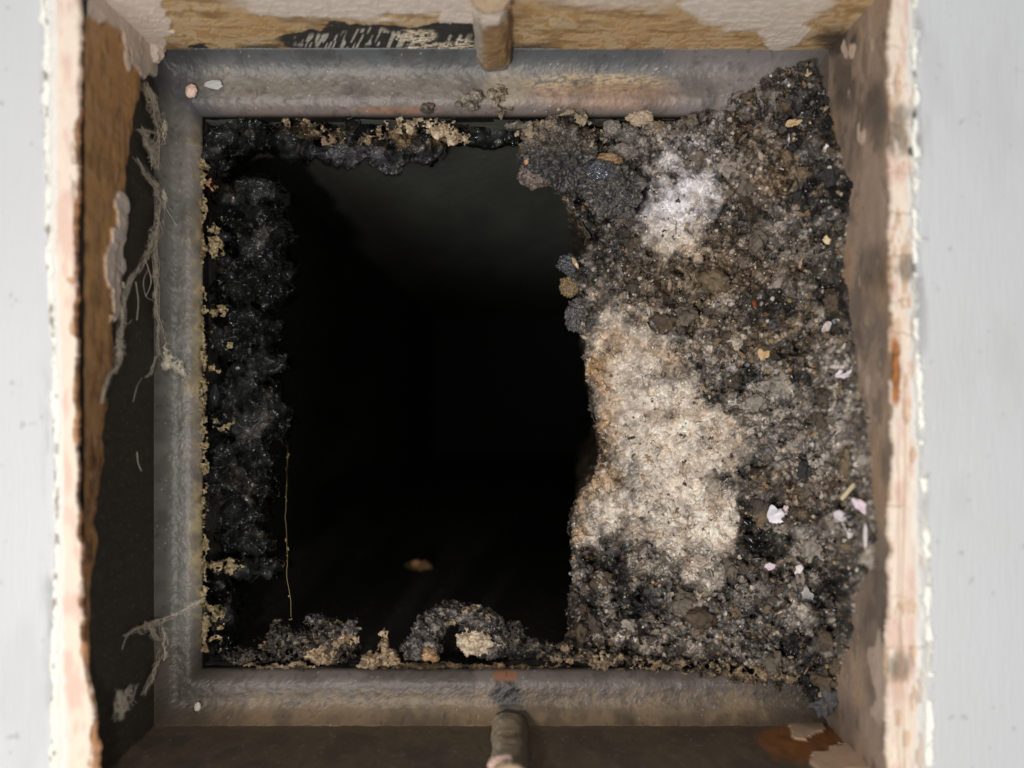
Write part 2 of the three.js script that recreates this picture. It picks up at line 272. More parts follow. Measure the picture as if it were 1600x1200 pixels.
// the rim: a rounded step round the opening
{
  const per = [[0, X1 - X0], [1, Y1 - Y0], [2, X1 - X0], [3, Y1 - Y0]], step = 0.00027;
  for (const [side, len] of per) {
    const nu = Math.round(len / step), nv = 62;
    const co = [[X0, Y1], [X1, Y1], [X1, Y0], [X0, Y0]], ci = [[xi0, yi1], [xi1, yi1], [xi1, yi0], [xi0, yi0]];
    const a0 = co[side], a1 = co[(side + 1) % 4], b0 = ci[side], b1 = ci[(side + 1) % 4];
    const g = sheet(nu, nv, (u, v, o) => {
      const t = clamp(v * 1.12 - 0.02, -0.02, 1.0), over = Math.max(0, v * 1.12 - 0.02 - 1) / 0.1;
      let x = lerp(lerp(a0[0], a1[0], u), lerp(b0[0], b1[0], u), t), y = lerp(lerp(a0[1], a1[1], u), lerp(b0[1], b1[1], u), t), z = ZL;
      z += 0.0042 * Math.pow(clamp(1 - t / 0.5), 2.4) + 0.0008 - 0.0030 * Math.pow(clamp((t - 0.62) / 0.38), 2.6) - over * 0.006;
      if (side === 1) z -= 0.006 * ss(0.08, 0.14, u);
      const q = pix(x, y, z), n1 = fbm(x * 700, y * 700, 4, 51), n2 = fbm(x * 3000, y * 3000, 3, 52), n3 = fbm(x * 160, y * 160, 4, 53);
      z += 0.0003 * (n1 - 0.5) + 0.00016 * (n2 - 0.5) + 0.0003 * (n3 - 0.5);
      let c = mix(C(76, 75, 73), C(98, 95, 90), n3), px = q[0], py = q[1];
      if (side === 3) { c = mix(c, C(136, 130, 122), 0.5 * ss(0.2, 0.9, t) + 0.2 * n3); c = mix(c, C(186, 164, 118), 0.8 * ss(0.7, 1.2, t + (n1 - 0.5) * 0.5 + (n3 - 0.5) * 0.5)); c = mix(c, C(92, 82, 74), ss(960, 1060, py) * 0.8); c = mix(c, C(66, 68, 70), ss(200, 110, py) * 0.8); }
      if (side === 0) { c = mix(C(84, 86, 88), C(118, 110, 100), ss(0.1, 0.45, t + (n3 - 0.5) * 0.3)); c = mix(c, C(58, 62, 66), ss(380, 250, px) * ss(0.5, 0.2, t)); c = mix(c, C(112, 100, 94), ss(0.5, 0.9, t + (n1 - 0.5) * 0.5));
        c = mix(c, C(196, 172, 134), ss(0.0, 0.5, el(px, py, 930, 132, 150, 22)) * ss(0.42, 0.62, vn(px / 7 + py * 0.2, py / 2.2, 9) * 0.6 + n2 * 0.5) * 0.8); c = mix(c, C(166, 130, 104), ss(0, 0.5, el(px, py, 960, 150, 170, 26)) * 0.6); c = mix(c, C(126, 118, 116), ss(1010, 1080, px) * 0.7); c = mix(c, C(150, 104, 76), ss(0, 0.6, el(px, py, 620, 172, 90, 8)) * 0.6);
        c = mix(c, C(152, 138, 118), ss(0.1, 0.5, el(px, py, 790, 140, 50, 40)) * 0.7); }
      if (side === 2) { c = mix(C(122, 104, 82), C(148, 126, 100), n1); c = mix(c, C(108, 98, 93), ss(0.35, 0.75, t + (n1 - 0.5) * 0.7 + (n2 - 0.5) * 0.3)); c = mix(c, C(84, 74, 66), ss(0.45, 0.7, n3) * 0.5); c = mix(c, C(150, 92, 54), ss(0, 0.5, el(px + (n1 - 0.5) * 26, py + (n1 - 0.5) * 14, 790, 1056, 24, 15)) * 0.7); c = mix(c, C(20, 16, 12), ss(0, 0.4, el(px + (n1 - 0.5) * 16, py + (n3 - 0.5) * 14, 792, 1084, 30, 30)) * 0.95); c = mix(c, C(96, 82, 70), ss(420, 300, px) * 0.7); }
      if (side === 1) c = C(110, 98, 86);
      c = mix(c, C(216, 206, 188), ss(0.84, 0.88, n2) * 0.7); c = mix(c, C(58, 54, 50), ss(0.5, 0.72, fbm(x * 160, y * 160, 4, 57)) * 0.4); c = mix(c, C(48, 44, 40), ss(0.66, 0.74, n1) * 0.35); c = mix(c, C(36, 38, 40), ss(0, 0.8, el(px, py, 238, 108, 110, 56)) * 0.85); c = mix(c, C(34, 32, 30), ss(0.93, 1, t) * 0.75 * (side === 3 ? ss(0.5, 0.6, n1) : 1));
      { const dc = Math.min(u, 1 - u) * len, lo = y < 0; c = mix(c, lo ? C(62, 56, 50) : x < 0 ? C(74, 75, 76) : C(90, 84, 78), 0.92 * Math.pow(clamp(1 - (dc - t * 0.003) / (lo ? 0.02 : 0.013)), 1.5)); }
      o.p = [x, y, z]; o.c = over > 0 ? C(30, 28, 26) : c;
    });
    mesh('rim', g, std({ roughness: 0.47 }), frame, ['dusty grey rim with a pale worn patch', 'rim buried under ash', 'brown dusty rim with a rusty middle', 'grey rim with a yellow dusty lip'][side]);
  }
}
// ribs (half-round bosses) in the middle of the upper and lower sides
function rib(top) {
  const r = top ? 0.0052 : 0.0052, cx = top ? -0.0050 : -0.0005, y = top ? Y1 : Y0, s = top ? -1 : 1;
  const zEnd = ZL + 0.0016, g = sheet(64, 150, (u, v, o) => {
    const t = u * Math.PI, z = lerp(-0.004, zEnd, v), n1 = fbm(u * 9, z * 190, 4, top ? 61 : 66), k = r * (1 + 0.22 * (n1 - 0.5)) * (0.9 + 0.1 * v);
    const sq = (q) => Math.sign(q) * Math.pow(Math.abs(q), 0.6); o.p = [cx - sq(Math.cos(t)) * k * 0.94, y + s * (Math.pow(Math.sin(t), 0.75) * k * (top ? 1.22 : 0.95) * (1 - (top ? 0.12 : 0.4) * ss(0.86, 1, v)) - 0.0004), z];
    let c = top ? mix(C(134, 104, 68), C(172, 138, 96), n1) : mix(C(150, 132, 108), C(118, 102, 84), n1);
    if (top) { c = mix(c, C(178, 168, 154), ss(0.5, 0.25, u)); c = mix(c, C(222, 206, 190), ss(-0.016, -0.008, z + (n1 - 0.5) * 0.01)); c = mix(c, C(150, 136, 116), ss(0.8, 0.95, v)); }
    else { c = mix(c, C(30, 27, 24), ss(0.8, 0.95, v + (n1 - 0.5) * 0.1) * ss(0.3, 0.45, u)); c = mix(c, C(196, 180, 154), ss(0.6, 0.34, u + (n1 - 0.5) * 0.2)); c = mix(c, C(84, 74, 64), ss(0.5, 0.7, u + (n1 - 0.5) * 0.2) * 0.7); }
    o.c = c;
  });
  const m = mesh('rib', g, rough, frame, top ? 'half round rib coated in tan paint and dust' : 'half round rib pale on one flank');
  const cap = lump([cx, y + s * r * 0.2, -0.004], [r * 0.98, r * 0.9, 0.0016], { det: 10, amp: 0.12, s: 5 }, (a, b, c, h) => mix(C(140, 118, 92), C(180, 156, 128), h)); mesh('rib_end', cap, rough, m);
  if (!top) {
    mesh('paint_knob', lump(P(783, 1194, -0.01), [0.0032, 0.0022, 0.003], { det: 12, amp: 0.3, s: 12 }, (a, b, c, h) => mix(C(196, 160, 138), C(244, 214, 204), h)), rough, m, 'pinkish dab of paint');
  } else mesh('paint_knob', lump(P(772, 6, -0.006), [0.0038, 0.0018, 0.003], { det: 12, amp: 0.3, s: 13 }, (a, b, c, h) => mix(C(150, 90, 50), C(250, 226, 206), ss(.4, .6, h))), rough, m, 'chipped pale dab of paint');
}
rib(true); rib(false);
mesh('paint_drip', lump(P(237, 66, -0.047), [0.0034, 0.0052, 0.0035], { det: 14, amp: 0.3, s: 21 }, (a, b, c, h) => mix(C(200, 184, 172), C(226, 208, 194), h)), rough, frame, 'thick cream paint in the upper corner');

// ---------------------------------------------------------------- the sooty duct behind
const duct = thing('flue_duct', 'black soot covered duct leading away behind the iron frame', 'flue');
{
  const soot = std({ roughness: 0.85 }), end = -0.95;
  const wallf = (axis, sgn, at, from, to) => sheet(150, 240, (u, v, o) => {
    const z = lerp(ZL - 0.004, end, Math.pow(v, 1.7)), a = lerp(from, to, u), n = fbm(a * 70, z * 16, 3, 71), n2 = fbm(a * 900, z * 500, 3, 72), h = 0.0016 * (n - 0.5) + 0.0006 * n2;
    o.p = axis === 'x' ? [at - sgn * h, a, z] : [a, at - sgn * h, z];
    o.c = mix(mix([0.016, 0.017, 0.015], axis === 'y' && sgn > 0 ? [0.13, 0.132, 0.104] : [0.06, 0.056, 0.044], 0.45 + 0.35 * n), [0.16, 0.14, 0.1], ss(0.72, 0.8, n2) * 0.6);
  });
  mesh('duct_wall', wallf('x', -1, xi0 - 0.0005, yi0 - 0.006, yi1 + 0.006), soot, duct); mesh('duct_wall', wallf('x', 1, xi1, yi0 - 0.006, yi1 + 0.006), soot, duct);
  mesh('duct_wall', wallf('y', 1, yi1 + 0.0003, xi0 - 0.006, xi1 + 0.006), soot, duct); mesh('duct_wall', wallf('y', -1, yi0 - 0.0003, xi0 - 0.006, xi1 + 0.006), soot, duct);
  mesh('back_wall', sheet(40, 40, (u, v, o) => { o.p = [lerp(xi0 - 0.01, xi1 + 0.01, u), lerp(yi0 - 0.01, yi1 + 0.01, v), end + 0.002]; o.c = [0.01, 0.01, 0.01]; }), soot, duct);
}

// ---------------------------------------------------------------- the ash heap
const OUT = [[1275, 92], [1215, 108], [1165, 135], [1130, 165], [1060, 186], [1000, 196], [930, 200], [880, 240], [868, 300], [895, 330], [918, 365], [915, 390], [893, 410], [888, 440], [905, 460], [898, 500], [912, 540], [912, 580], [925, 640], [935, 690], [930, 740], [905, 770], [890, 810], [891, 880], [885, 960], [890, 1000], [862, 1030], [1000, 1034], [1100, 1040], [1200, 1046], [1240, 1062], [1268, 1108], [1300, 1116], [1312, 1050], [1335, 1000], [1340, 930], [1366, 880], [1376, 820], [1366, 760], [1360, 650], [1340, 580], [1330, 480], [1320, 400], [1336, 290], [1310, 220], [1296, 150]];
function inside(x, y) {                                   // signed distance to the outline, positive inside
  let d = 1e9, c = false;
  for (let i = 0, j = OUT.length - 1; i < OUT.length; j = i++) {
    const [ax, ay] = OUT[j], [bx, by] = OUT[i]; if ((by > y) !== (ay > y) && x < (ax - bx) * (y - by) / (ay - by) + bx) c = !c;
    const ex = bx - ax, ey = by - ay, t = clamp(((x - ax) * ex + (y - ay) * ey) / (ex * ex + ey * ey)), dx = x - ax - t * ex, dy = y - ay - t * ey; d = Math.min(d, dx * dx + dy * dy);
  }
  d = Math.sqrt(d); return c ? d : -d;
}
const ZC = [[1330, 300, -0.034], [1330, 600, -0.032], [1360, 800, -0.024], [1330, 950, -0.034], [1290, 1090, -0.046], [1270, 110, -0.047], [1200, 130, -0.049], [1250, 300, -0.047], [1250, 500, -0.047], [1250, 700, -0.046], [1250, 900, -0.047], [1150, 180, -0.053], [1150, 400, -0.062], [1150, 600, -0.064], [1150, 800, -0.064], [1150, 950, -0.058], [1100, 1035, -0.053], [1220, 1045, -0.051], [950, 1030, -0.056], [890, 1020, -0.060], [1000, 200, -0.056], [1050, 320, -0.064], [1040, 450, -0.068], [1040, 600, -0.071], [1040, 750, -0.071], [1040, 900, -0.066], [930, 240, -0.060], [940, 330, -0.070], [920, 430, -0.078], [930, 560, -0.080], [940, 700, -0.081], [910, 820, -0.080], [900, 920, -0.074]];
function heapBase(px, py) { let a = 0, w = 0; for (const [x, y, z] of ZC) { const d = (x - px) ** 2 + (y - py) ** 2 + 900, k = 1 / (d * d); a += k * z; w += k; } return a / w; }
const pale = [[985, 610, 84, 120, 1.2], [1060, 690, 110, 120, 1.25], [1080, 800, 80, 100, 1.1], [1075, 360, 50, 30, 0.9], [1000, 790, 110, 80, 1], [960, 520, 50, 45, 0.9], [1120, 800, 50, 100, 0.9], [1045, 330, 56, 62, 1.25], [1080, 300, 60, 60, 0.6], [1090, 650, 80, 40, 0.7], [1110, 880, 50, 40, 0.7]];
const grey = [[1200, 630, 60, 60, 0.8], [1290, 690, 80, 80, 0.7], [1240, 840, 60, 50, 0.7], [1120, 930, 90, 36, 0.5], [1130, 270, 80, 60, 0.6], [1195, 660, 40, 40, 0.8], [1110, 550, 40, 30, 0.8], [1300, 560, 60, 40, 0.6], [1020, 960, 110, 40, 0.5], [1120, 1000, 130, 36, 0.5], [1240, 960, 60, 50, 0.5], [1330, 840, 30, 40, 0.5], [1060, 220, 60, 30, 0.5], [1320, 640, 40, 60, 0.6]];
const dark = [[1255, 170, 70, 80, 0.8], [1300, 330, 46, 80, 0.9], [1200, 480, 50, 30, 0.6], [1150, 590, 40, 30, 0.8], [1195, 850, 34, 44, 1.1], [950, 900, 56, 34, 0.9], [1000, 945, 60, 26, 0.9], [1290, 1060, 46, 60, 1.0], [940, 300, 70, 60, 0.9], [930, 380, 50, 60, 0.8], [905, 470, 36, 50, 0.7], [1310, 450, 30, 70, 0.9], [1300, 950, 50, 50, 0.8], [1230, 1020, 70, 30, 0.7], [1250, 560, 40, 30, 0.5], [1160, 830, 20, 50, 0.9], [950, 1010, 60, 20, 0.5], [1340, 860, 40, 30, 0.6]];
const ochres = [[1210, 270, 70, 60, 0.8], [1100, 430, 150, 60, 0.7], [1250, 760, 60, 50, 0.6], [1200, 520, 110, 50, 0.5], [1000, 450, 60, 40, 0.5], [932, 590, 40, 70, 1], [935, 720, 36, 80, 1], [910, 795, 40, 46, 1], [955, 540, 40, 40, 0.7], [1040, 560, 50, 26, 0.5], [1250, 660, 40, 30, 0.4], [1190, 200, 60, 40, 0.5]];
const fld = (list, x, y) => { let m = 0; for (const [cx, cy, rx, ry, k] of list) { const e = el(x, y, cx, cy, rx * 1.25, ry * 1.25); if (e > 0) m = Math.max(m, k * ss(-0.02, 0.72, e)); } return m; };
function heapMix(x, y) {
  const wx = x + (fbm(x / 42, y / 42, 3, 101) - 0.5) * 105, wy = y + (fbm(x / 42, y / 42, 3, 102) - 0.5) * 105;
  const n = fbm(x / 22, y / 22, 4, 103) - 0.5;
  let p = clamp(fld(pale, wx, wy) * 0.95 + n * 0.9), g = clamp(fld(grey, wx, wy) + n * 0.9), d = clamp(fld(dark, wx, wy) + n * -0.6), o = clamp(fld(ochres, wx, wy) + n * 0.4);
  return { p, g: g * (1 - p), d, o };
}
function heapColor(x, y, m) {
  const lx = x + (fbm(x / 11, y / 11, 3, 201) - 0.5) * 14, ly = y + (fbm(x / 11, y / 11, 3, 202) - 0.5) * 14, idL = worley(lx / 27, ly / 27, 203).id;
  let c = mix(C(66, 60, 55), C(138, 128, 118), clamp(fbm(x / 30, y / 30, 3, 104) * 0.7 + (idL - 0.5) * 0.7));
  c = mix(c, C(178, 170, 163), m.g * 0.9); c = mix(c, C(126, 100, 68), m.o * 0.6 * (1 - m.p));
  c = mix(c, mix(C(228, 215, 200), C(234, 229, 230), ss(380, 330, y)), m.p * 0.94); c = mix(c, C(186, 150, 106), m.p * m.o * 0.9); c = mix(c, C(150, 122, 92), m.p * ss(0.52, 0.7, fbm(x / 26, y / 26, 4, 211)) * 0.5); c = mix(c, C(120, 114, 110), m.p * ss(0.58, 0.72, fbm(x / 18, y / 18, 4, 212)) * 0.45); c = mix(c, C(60, 46, 36), m.p * ss(0.76, 0.79, fbm(x / 9, y / 9, 3, 213)));
  c = mix(c, C(36, 35, 35), m.d * 0.95);
  const w5 = worley(x / 5.2 + (fbm(x / 6, y / 6, 2, 204) - 0.5), y / 5.2, 105), id = w5.id, id2 = worley(lx / 12, ly / 12, 106).id, f = fbm(x / 4, y / 4, 3, 107), sm = fbm(x / 14, y / 14, 3, 108);
  let k = 1.05 * (0.66 + 0.64 * id) * (0.62 + 0.72 * id2) * (0.6 + 0.8 * f) * (0.55 + 0.9 * sm); k = lerp(Math.pow(k, 1.3), Math.pow(k, 0.5), m.p);
  c = mul(c, k);
  if (id > 0.965) c = mix(c, C(220, 208, 192), 0.6 - 0.4 * m.d); else if (id > 0.92) c = mix(c, C(186, 150, 104), 0.4); else if (id < 0.1) c = mix(c, C(34, 33, 34), 0.5 * (1 - m.p));
  return [clamp(c[0], 0.012, 0.85), clamp(c[1], 0.012, 0.85), clamp(c[2], 0.012, 0.85)];
}
function heapZ(px, py, m, sd) {
  let z = heapBase(px, py);
  const big = 1 - 0.78 * m.p, wx = px + (fbm(px / 11, py / 11, 3, 201) - 0.5) * 14, wy = py + (fbm(px / 11, py / 11, 3, 202) - 0.5) * 14;
  z += 0.0125 * big * (fbm(px / 70, py / 70, 3, 111) - 0.5);
  z += 0.0062 * big * (bubbles(wx / 27, wy / 27, 112, 0.72) - 0.35) + 0.0036 * big * (bubbles(wx / 13, wy / 13, 113, 0.8) - 0.3) + 0.0016 * (0.28 + 0.72 * big) * (bubbles(wx / 6.5, wy / 6.5, 114, 0.9) - 0.3) + 0.0024 * (0.42 + 0.58 * big) * (fbm(px / 5, py / 5, 3, 115) - 0.5);
  z += 0.003 * m.p * (fbm(px / 26, py / 26, 3, 116) - 0.5);
  z -= 0.003 * m.d; z -= 0.004 * (1 - 0.75 * m.p) * ss(0.68, 0.76, fbm(px / 13, py / 13, 3, 118));
  const hole = ss(0, 0.6, el(px, py, 1200, 858, 22, 30)); z -= 0.006 * hole;
  if (px > 1000) z = Math.max(z, D - D * 590 / (px - 800) + 0.0004);
  z -= 0.006 * Math.pow(clamp(1 - sd / 9), 2);
  return z;
}
const heap = thing('ash_heap', 'crumbly grey and black ash heap filling one side of the opening', 'ash');
const ashM = std({ roughness: 0.5 });
const heapAt = (px, py) => { const m = heapMix(px, py); return heapZ(px, py, m, Math.max(9, inside(px, py))); };
{
  const st = 1.35, x0 = 855, x1 = 1392, y0 = 84, y1 = 1122;
  mesh('ash_crust', sheet(Math.round((x1 - x0) / st), Math.round((y1 - y0) / st), (u, v, o) => {
    const px = lerp(x0, x1, u), py = lerp(y0, y1, v), sd = inside(px, py) + (fbm(px / 9, py / 9, 3, 121) - 0.5) * 16;
    if (sd < 0) { o.skip = true; return; }
    const m = heapMix(px, py); o.p = P(px, py, heapZ(px, py, m, sd)); o.c = heapColor(px, py, m);
  }, true), ashM, heap);
  // flank: the dark side of the heap running back into the duct
  const edge = [[200, 930], [240, 885], [300, 872], [330, 897], [365, 918], [390, 915], [410, 893], [440, 890], [460, 905], [500, 900], [540, 912], [580, 913], [640, 926], [690, 936], [740, 931], [770, 906], [810, 891], [880, 892], [960, 886], [1000, 889], [1035, 880]];
  mesh('ash_flank', sheet(260, 420, (u, v, o) => {
    const py = lerp(205, 1034, v), px = poly(edge, py) + 3, z0 = heapBase(px, py) - 0.003, q = P(px, py, z0), b = Math.pow(u, 1.5) * 0.3, n = fbm(b * 130, q[1] * 130, 4, 131), n2 = fbm(b * 1400, q[1] * 1400, 3, 132);
    const round = 0.055 * Math.pow(Math.abs(q[1] - 0.0) / 0.08, 2) * 0;
    o.p = [q[0] + 0.003 * ss(0, 0.012, b) + 0.06 * b + round - 0.006 * (n - 0.5) - 0.0018 * (n2 - 0.5), q[1] * (1 + 0 * b), z0 - b];
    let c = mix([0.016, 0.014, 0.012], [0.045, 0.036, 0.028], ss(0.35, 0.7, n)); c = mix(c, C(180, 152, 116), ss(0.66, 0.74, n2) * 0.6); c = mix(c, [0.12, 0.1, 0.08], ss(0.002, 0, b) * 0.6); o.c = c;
  }), ashM, heap, 'dark soot flank facing the hole');
}
// separate lumps, crumbs, chips on the crust
const rock = (n, s, amp = 0.45) => { const g = ball(n).clone(), p = g.attributes.position; for (let i = 0; i < p.count; i++) { const x = p.getX(i), y = p.getY(i), z = p.getZ(i), h = 1 + amp * (fbm3(x * 1.4 + s * 7, y * 1.4, z * 1.4, 2, s) - 0.5) * 2 + 0.25 * (vn3(x * 4, y * 4 + s, z * 4, s) - 0.5); p.setXYZ(i, x * h, y * h * 0.85, z * h * 0.8); } let q = g; if (n < 3) { q = g.toNonIndexed(); } q.computeVertexNormals(); return q; };
{
  const shapes = [1, 2, 3, 4, 5, 6, 7, 8].map((k) => { const g = lump([0, 0, 0], [1, 0.85, 0.75], { det: 6, amp: 0.6, freq: 1.3, fine: 0.5, ff: 3.4, s: k * 3 }, (x, y, z, h, l) => { const v = 0.35 + 1.2 * fbm3(x * 5 + k, y * 5, z * 5, 3, k); return [v, v, v * 0.98]; }); return g; });
  const cols = [[80, 71, 62], [110, 99, 88], [152, 141, 130], [52, 50, 49], [116, 99, 78], [176, 165, 153], [86, 85, 86], [188, 175, 160], [88, 74, 60]];
  const mats = cols.map((c) => { const m = new THREE.MeshPhysicalMaterial({ roughness: 0.85, vertexColors: true }); m.color.setRGB(...C(...c)); return m; });
  let made = 0, tries = 0;
  while (made < 240 && tries++ < 9000) {
    const px = rr(885, 1372), py = rr(105, 1105), sd = inside(px, py); if (sd < 8) continue;
    const m = heapMix(px, py); if (m.p > 0.12) continue;
    const r = Math.pow(rnd(), 2.8) * 0.0034 + 0.0007, q = P(px, py, heapZ(px, py, m, sd) + r * 0.05);
    let k = Math.floor(rnd() * 9); if (m.d > 0.4 && rnd() < 0.8) k = [0, 3, 6, 3][Math.floor(rnd() * 4)]; else if (m.g > 0.5 && rnd() < 0.7) k = [1, 2, 5, 2][Math.floor(rnd() * 4)]; else if (rnd() < 0.6) k = [0, 1, 4, 8][Math.floor(rnd() * 4)];
    const o = mesh('cinder_lump', shapes[made % 8], mats[k], heap); o.position.set(...q); o.scale.setScalar(r); o.rotation.set(rr(0, 6), rr(0, 6), rr(0, 6));
    made++;
  }
  const N = 15000, inst = new THREE.InstancedMesh(rock(1, 3, 0.5), new THREE.MeshPhysicalMaterial({ roughness: 0.28, specularIntensity: 1 }), N), M = new THREE.Matrix4(), Q = new THREE.Quaternion(), E = new THREE.Euler(), V = new THREE.Vector3(), S = new THREE.Vector3(), cc = new THREE.Color();
  let k = 0;
  while (k < N) {
    const px = rr(876, 1384), py = rr(92, 1118), sd = inside(px, py); if (sd < 2) continue;
    const m = heapMix(px, py), r = 0.0001 + 0.0007 * Math.pow(rnd(), 3.6), z = heapZ(px, py, m, sd);
    V.set(...P(px, py, z + r * 0.4)); Q.setFromEuler(E.set(rr(0, 6), rr(0, 6), rr(0, 6))); const st = rnd() < 0.18 ? 2.6 : 1; S.set(r * st, r, r * (st > 1 ? 0.6 : 1)); M.compose(V, Q, S); inst.setMatrixAt(k, M);
    const t = rnd(); let c = heapColor(px + 3, py + 2, m); if (m.p > 0.3 && t > 0.07 && t < 0.3) c = mul(c, rr(0.75, 1.1)); else if (t < 0.04) c = mul(C(226, 214, 196), rr(0.3, 0.9)); else if (t < 0.12) c = mul(C(192, 160, 118), rr(0.2, 0.8)); else if (t < 0.2) c = mul(C(70, 66, 64), rr(0.3, 1)); else if (t < 0.25) c = mul(C(150, 150, 152), rr(0.4, 1)); else if (t < 0.253) c = C(140, 84, 50);
    inst.setColorAt(k, cc.setRGB(...c)); k++;
  }
  inst.name = 'ash_crumbs'; inst.userData = { kind: 'stuff', label: 'fine crumbs of ash, cinder and straw' }; inst.castShadow = inst.receiveShadow = true; heap.add(inst);
}

// ---------------------------------------------------------------- clinker lumps at the top of the heap
function clinker(label, list, cat = 'clinker', name = 'clinker_lump', m = ashM, group) {
  const [cx, cy, cz] = list[0].slice(0, 3), pos = P(cx, cy, cz), t = thing(name, label, cat, group, pos);
  list.forEach(([px, py, z, rx, ry, rz, o, cf, nm, mm]) => { const q = P(px, py, z), k = K * (D - z) / D; mesh(nm ?? 'lump', lump([q[0] - pos[0], q[1] - pos[1], q[2] - pos[2]], [rx * k, ry * k, rz * k], o, cf), mm ?? m, t); });
  return t;
}
const tarM = std({ roughness: 0.24, clearcoat: 1, clearcoatRoughness: 0.1 }), tarW = std({ roughness: 0.14 });
const mottled = (a, b, hi, th = 0.62) => (x, y, z, h, l) => { const k = fbm3(x * 8, y * 8, z * 8, 4, 3); let c = mix(a, b, ss(0.35, 0.65, k)); return mix(c, hi, ss(th, th + 0.1, fbm3(x * 22, y * 22, z * 22, 2, 4)) * 0.8); };
clinker('large rounded black clinker lump hanging at the upper edge, with a tan dusty back', [
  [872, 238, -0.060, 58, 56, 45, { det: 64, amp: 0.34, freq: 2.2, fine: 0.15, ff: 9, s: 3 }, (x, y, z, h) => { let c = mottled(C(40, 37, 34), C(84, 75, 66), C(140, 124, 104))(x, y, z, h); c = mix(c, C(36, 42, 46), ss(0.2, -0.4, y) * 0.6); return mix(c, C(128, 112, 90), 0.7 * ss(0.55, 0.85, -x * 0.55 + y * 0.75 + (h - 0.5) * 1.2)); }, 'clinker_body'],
  [838, 272, -0.060, 26, 22, 22, { det: 24, amp: 0.35, s: 4, fine: 0.15 }, mottled(C(70, 62, 60), C(118, 104, 96), C(150, 130, 110)), 'dusty_knob'],
  [828, 254, -0.057, 9, 12, 8, { det: 12, amp: 0.3, s: 5 }, mottled(C(170, 122, 80), C(206, 160, 116), C(220, 190, 150)), 'brick_crumb'],
]);
clinker('smaller black clinker lump with glossy facets below the large one', [
  [956, 292, -0.0605, 46, 46, 40, { det: 60, amp: 0.34, freq: 2.4, fine: 0.17, ff: 9, s: 7 }, mottled(C(36, 36, 39), C(84, 80, 78), C(150, 136, 116)), 'clinker_body', gritty],
  [938, 268, -0.0545, 22, 16, 18, { det: 24, amp: 0.3, s: 8, fine: 0.2 }, mottled(C(40, 44, 50), C(80, 84, 92), C(150, 152, 160)), 'glossy_facet', tarM],
  [952, 250, -0.056, 22, 10, 12, { det: 18, amp: 0.4, s: 9 }, mottled(C(110, 84, 56), C(150, 120, 86), C(180, 150, 110)), 'tan_crust'],
]);
clinker('small black cluster of knobs jutting over the hole from the heap edge', [
  [893, 415, -0.079, 20, 16, 16, { det: 20, amp: 0.5, s: 10, fine: 0.25 }, mottled(C(44, 46, 50), C(84, 84, 86), C(130, 128, 126)), 'knob'],
  [890, 448, -0.079, 15, 16, 12, { det: 18, amp: 0.4, s: 11, fine: 0.2 }, mottled(C(96, 80, 58), C(140, 116, 84), C(176, 150, 110)), 'knob'],
  [905, 492, -0.081, 22, 26, 14, { det: 20, amp: 0.45, s: 12, fine: 0.25 }, mottled(C(46, 44, 44), C(86, 80, 76), C(140, 130, 120)), 'knob'],
]);
clinker('row of small grey clinker pebbles along the upper rim, right of the large lump', [
  [958, 200, -0.057, 14, 12, 10, { det: 14, amp: 0.4, s: 13 }, mottled(C(90, 86, 80), C(134, 126, 116), C(170, 160, 146)), 'pebble'],
  [985, 210, -0.058, 18, 13, 11, { det: 16, amp: 0.4, s: 14 }, mottled(C(70, 68, 64), C(110, 104, 96), C(150, 140, 126)), 'pebble'],
  [975, 236, -0.06, 22, 14, 12, { det: 16, amp: 0.4, s: 15 }, mottled(C(84, 78, 72), C(124, 114, 104), C(160, 146, 130)), 'pebble'],
  [1000, 184, -0.056, 20, 12, 8, { det: 16, amp: 0.5, s: 16, fine: 0.3 }, mottled(C(150, 132, 110), C(176, 156, 132), C(196, 178, 156)), 'dust_tuft'],
  [1030, 205, -0.057, 22, 16, 12, { det: 16, amp: 0.4, s: 17 }, mottled(C(90, 76, 60), C(130, 112, 92), C(190, 170, 140)), 'pebble'],
]);
clinker('grey cinder with a tan band stuck against the pale frame edge', [
  [1368, 832, -0.016, 17, 24, 16, { det: 20, amp: 0.25, s: 18 }, (x, y, z, h) => mix(mottled(C(70, 72, 76), C(112, 110, 108), C(150, 146, 140))(x, y, z, h), C(204, 166, 104), ss(0.3, 0.15, Math.abs(y - 0.05))), 'cinder_body'],
  [1352, 838, -0.012, 3.5, 20, 5, { det: 10, amp: 0.2, s: 19 }, mottled(C(190, 176, 172), C(226, 216, 214), C(240, 236, 236)), 'white_splinter'],
]);
// white chips lying on the ash
function chip(label, px, py, rx, ry, rot, col, s, group, raise = 0.0012) {
  const z = heapAt(px, py) + raise, q = P(px, py, z), k = K * (D - z) / D, g = ball(9).clone(), p = g.attributes.position, c = new Float32Array(p.count * 3);
  for (let i = 0; i < p.count; i++) { const x = p.getX(i), y = p.getY(i), t = Math.atan2(y, x), h = 1 + 0.45 * (fbm(Math.cos(t) * 1.6 + s * 5, Math.sin(t) * 1.6 + s, 3, s) - 0.5) * 2; p.setXYZ(i, x * h * rx * k, y * h * ry * k, p.getZ(i) * 0.0005 + 0.0012 * (vn(x * 1.4 + s, y * 1.4, s) - 0.5)); c.set(mul(col, 0.85 + 0.25 * vn(x * 4, y * 4, s)), i * 3); }
  g.setAttribute('color', new THREE.BufferAttribute(c, 3)); g.computeVertexNormals();
  const o = mesh('white_chip', g, rough); o.position.set(...q); o.rotation.set(rr(-0.35, 0.35), rr(-0.5, 0.1), rot); return tag(o, label, 'chip', group);
}
const white = C(246, 240, 246), pinkw = C(228, 208, 216);
chip('brightest white chip, jagged, beside the dark hollow in the ash', 1211, 806, 14, 15, 0.4, white, 1, 'white chips on the ash');
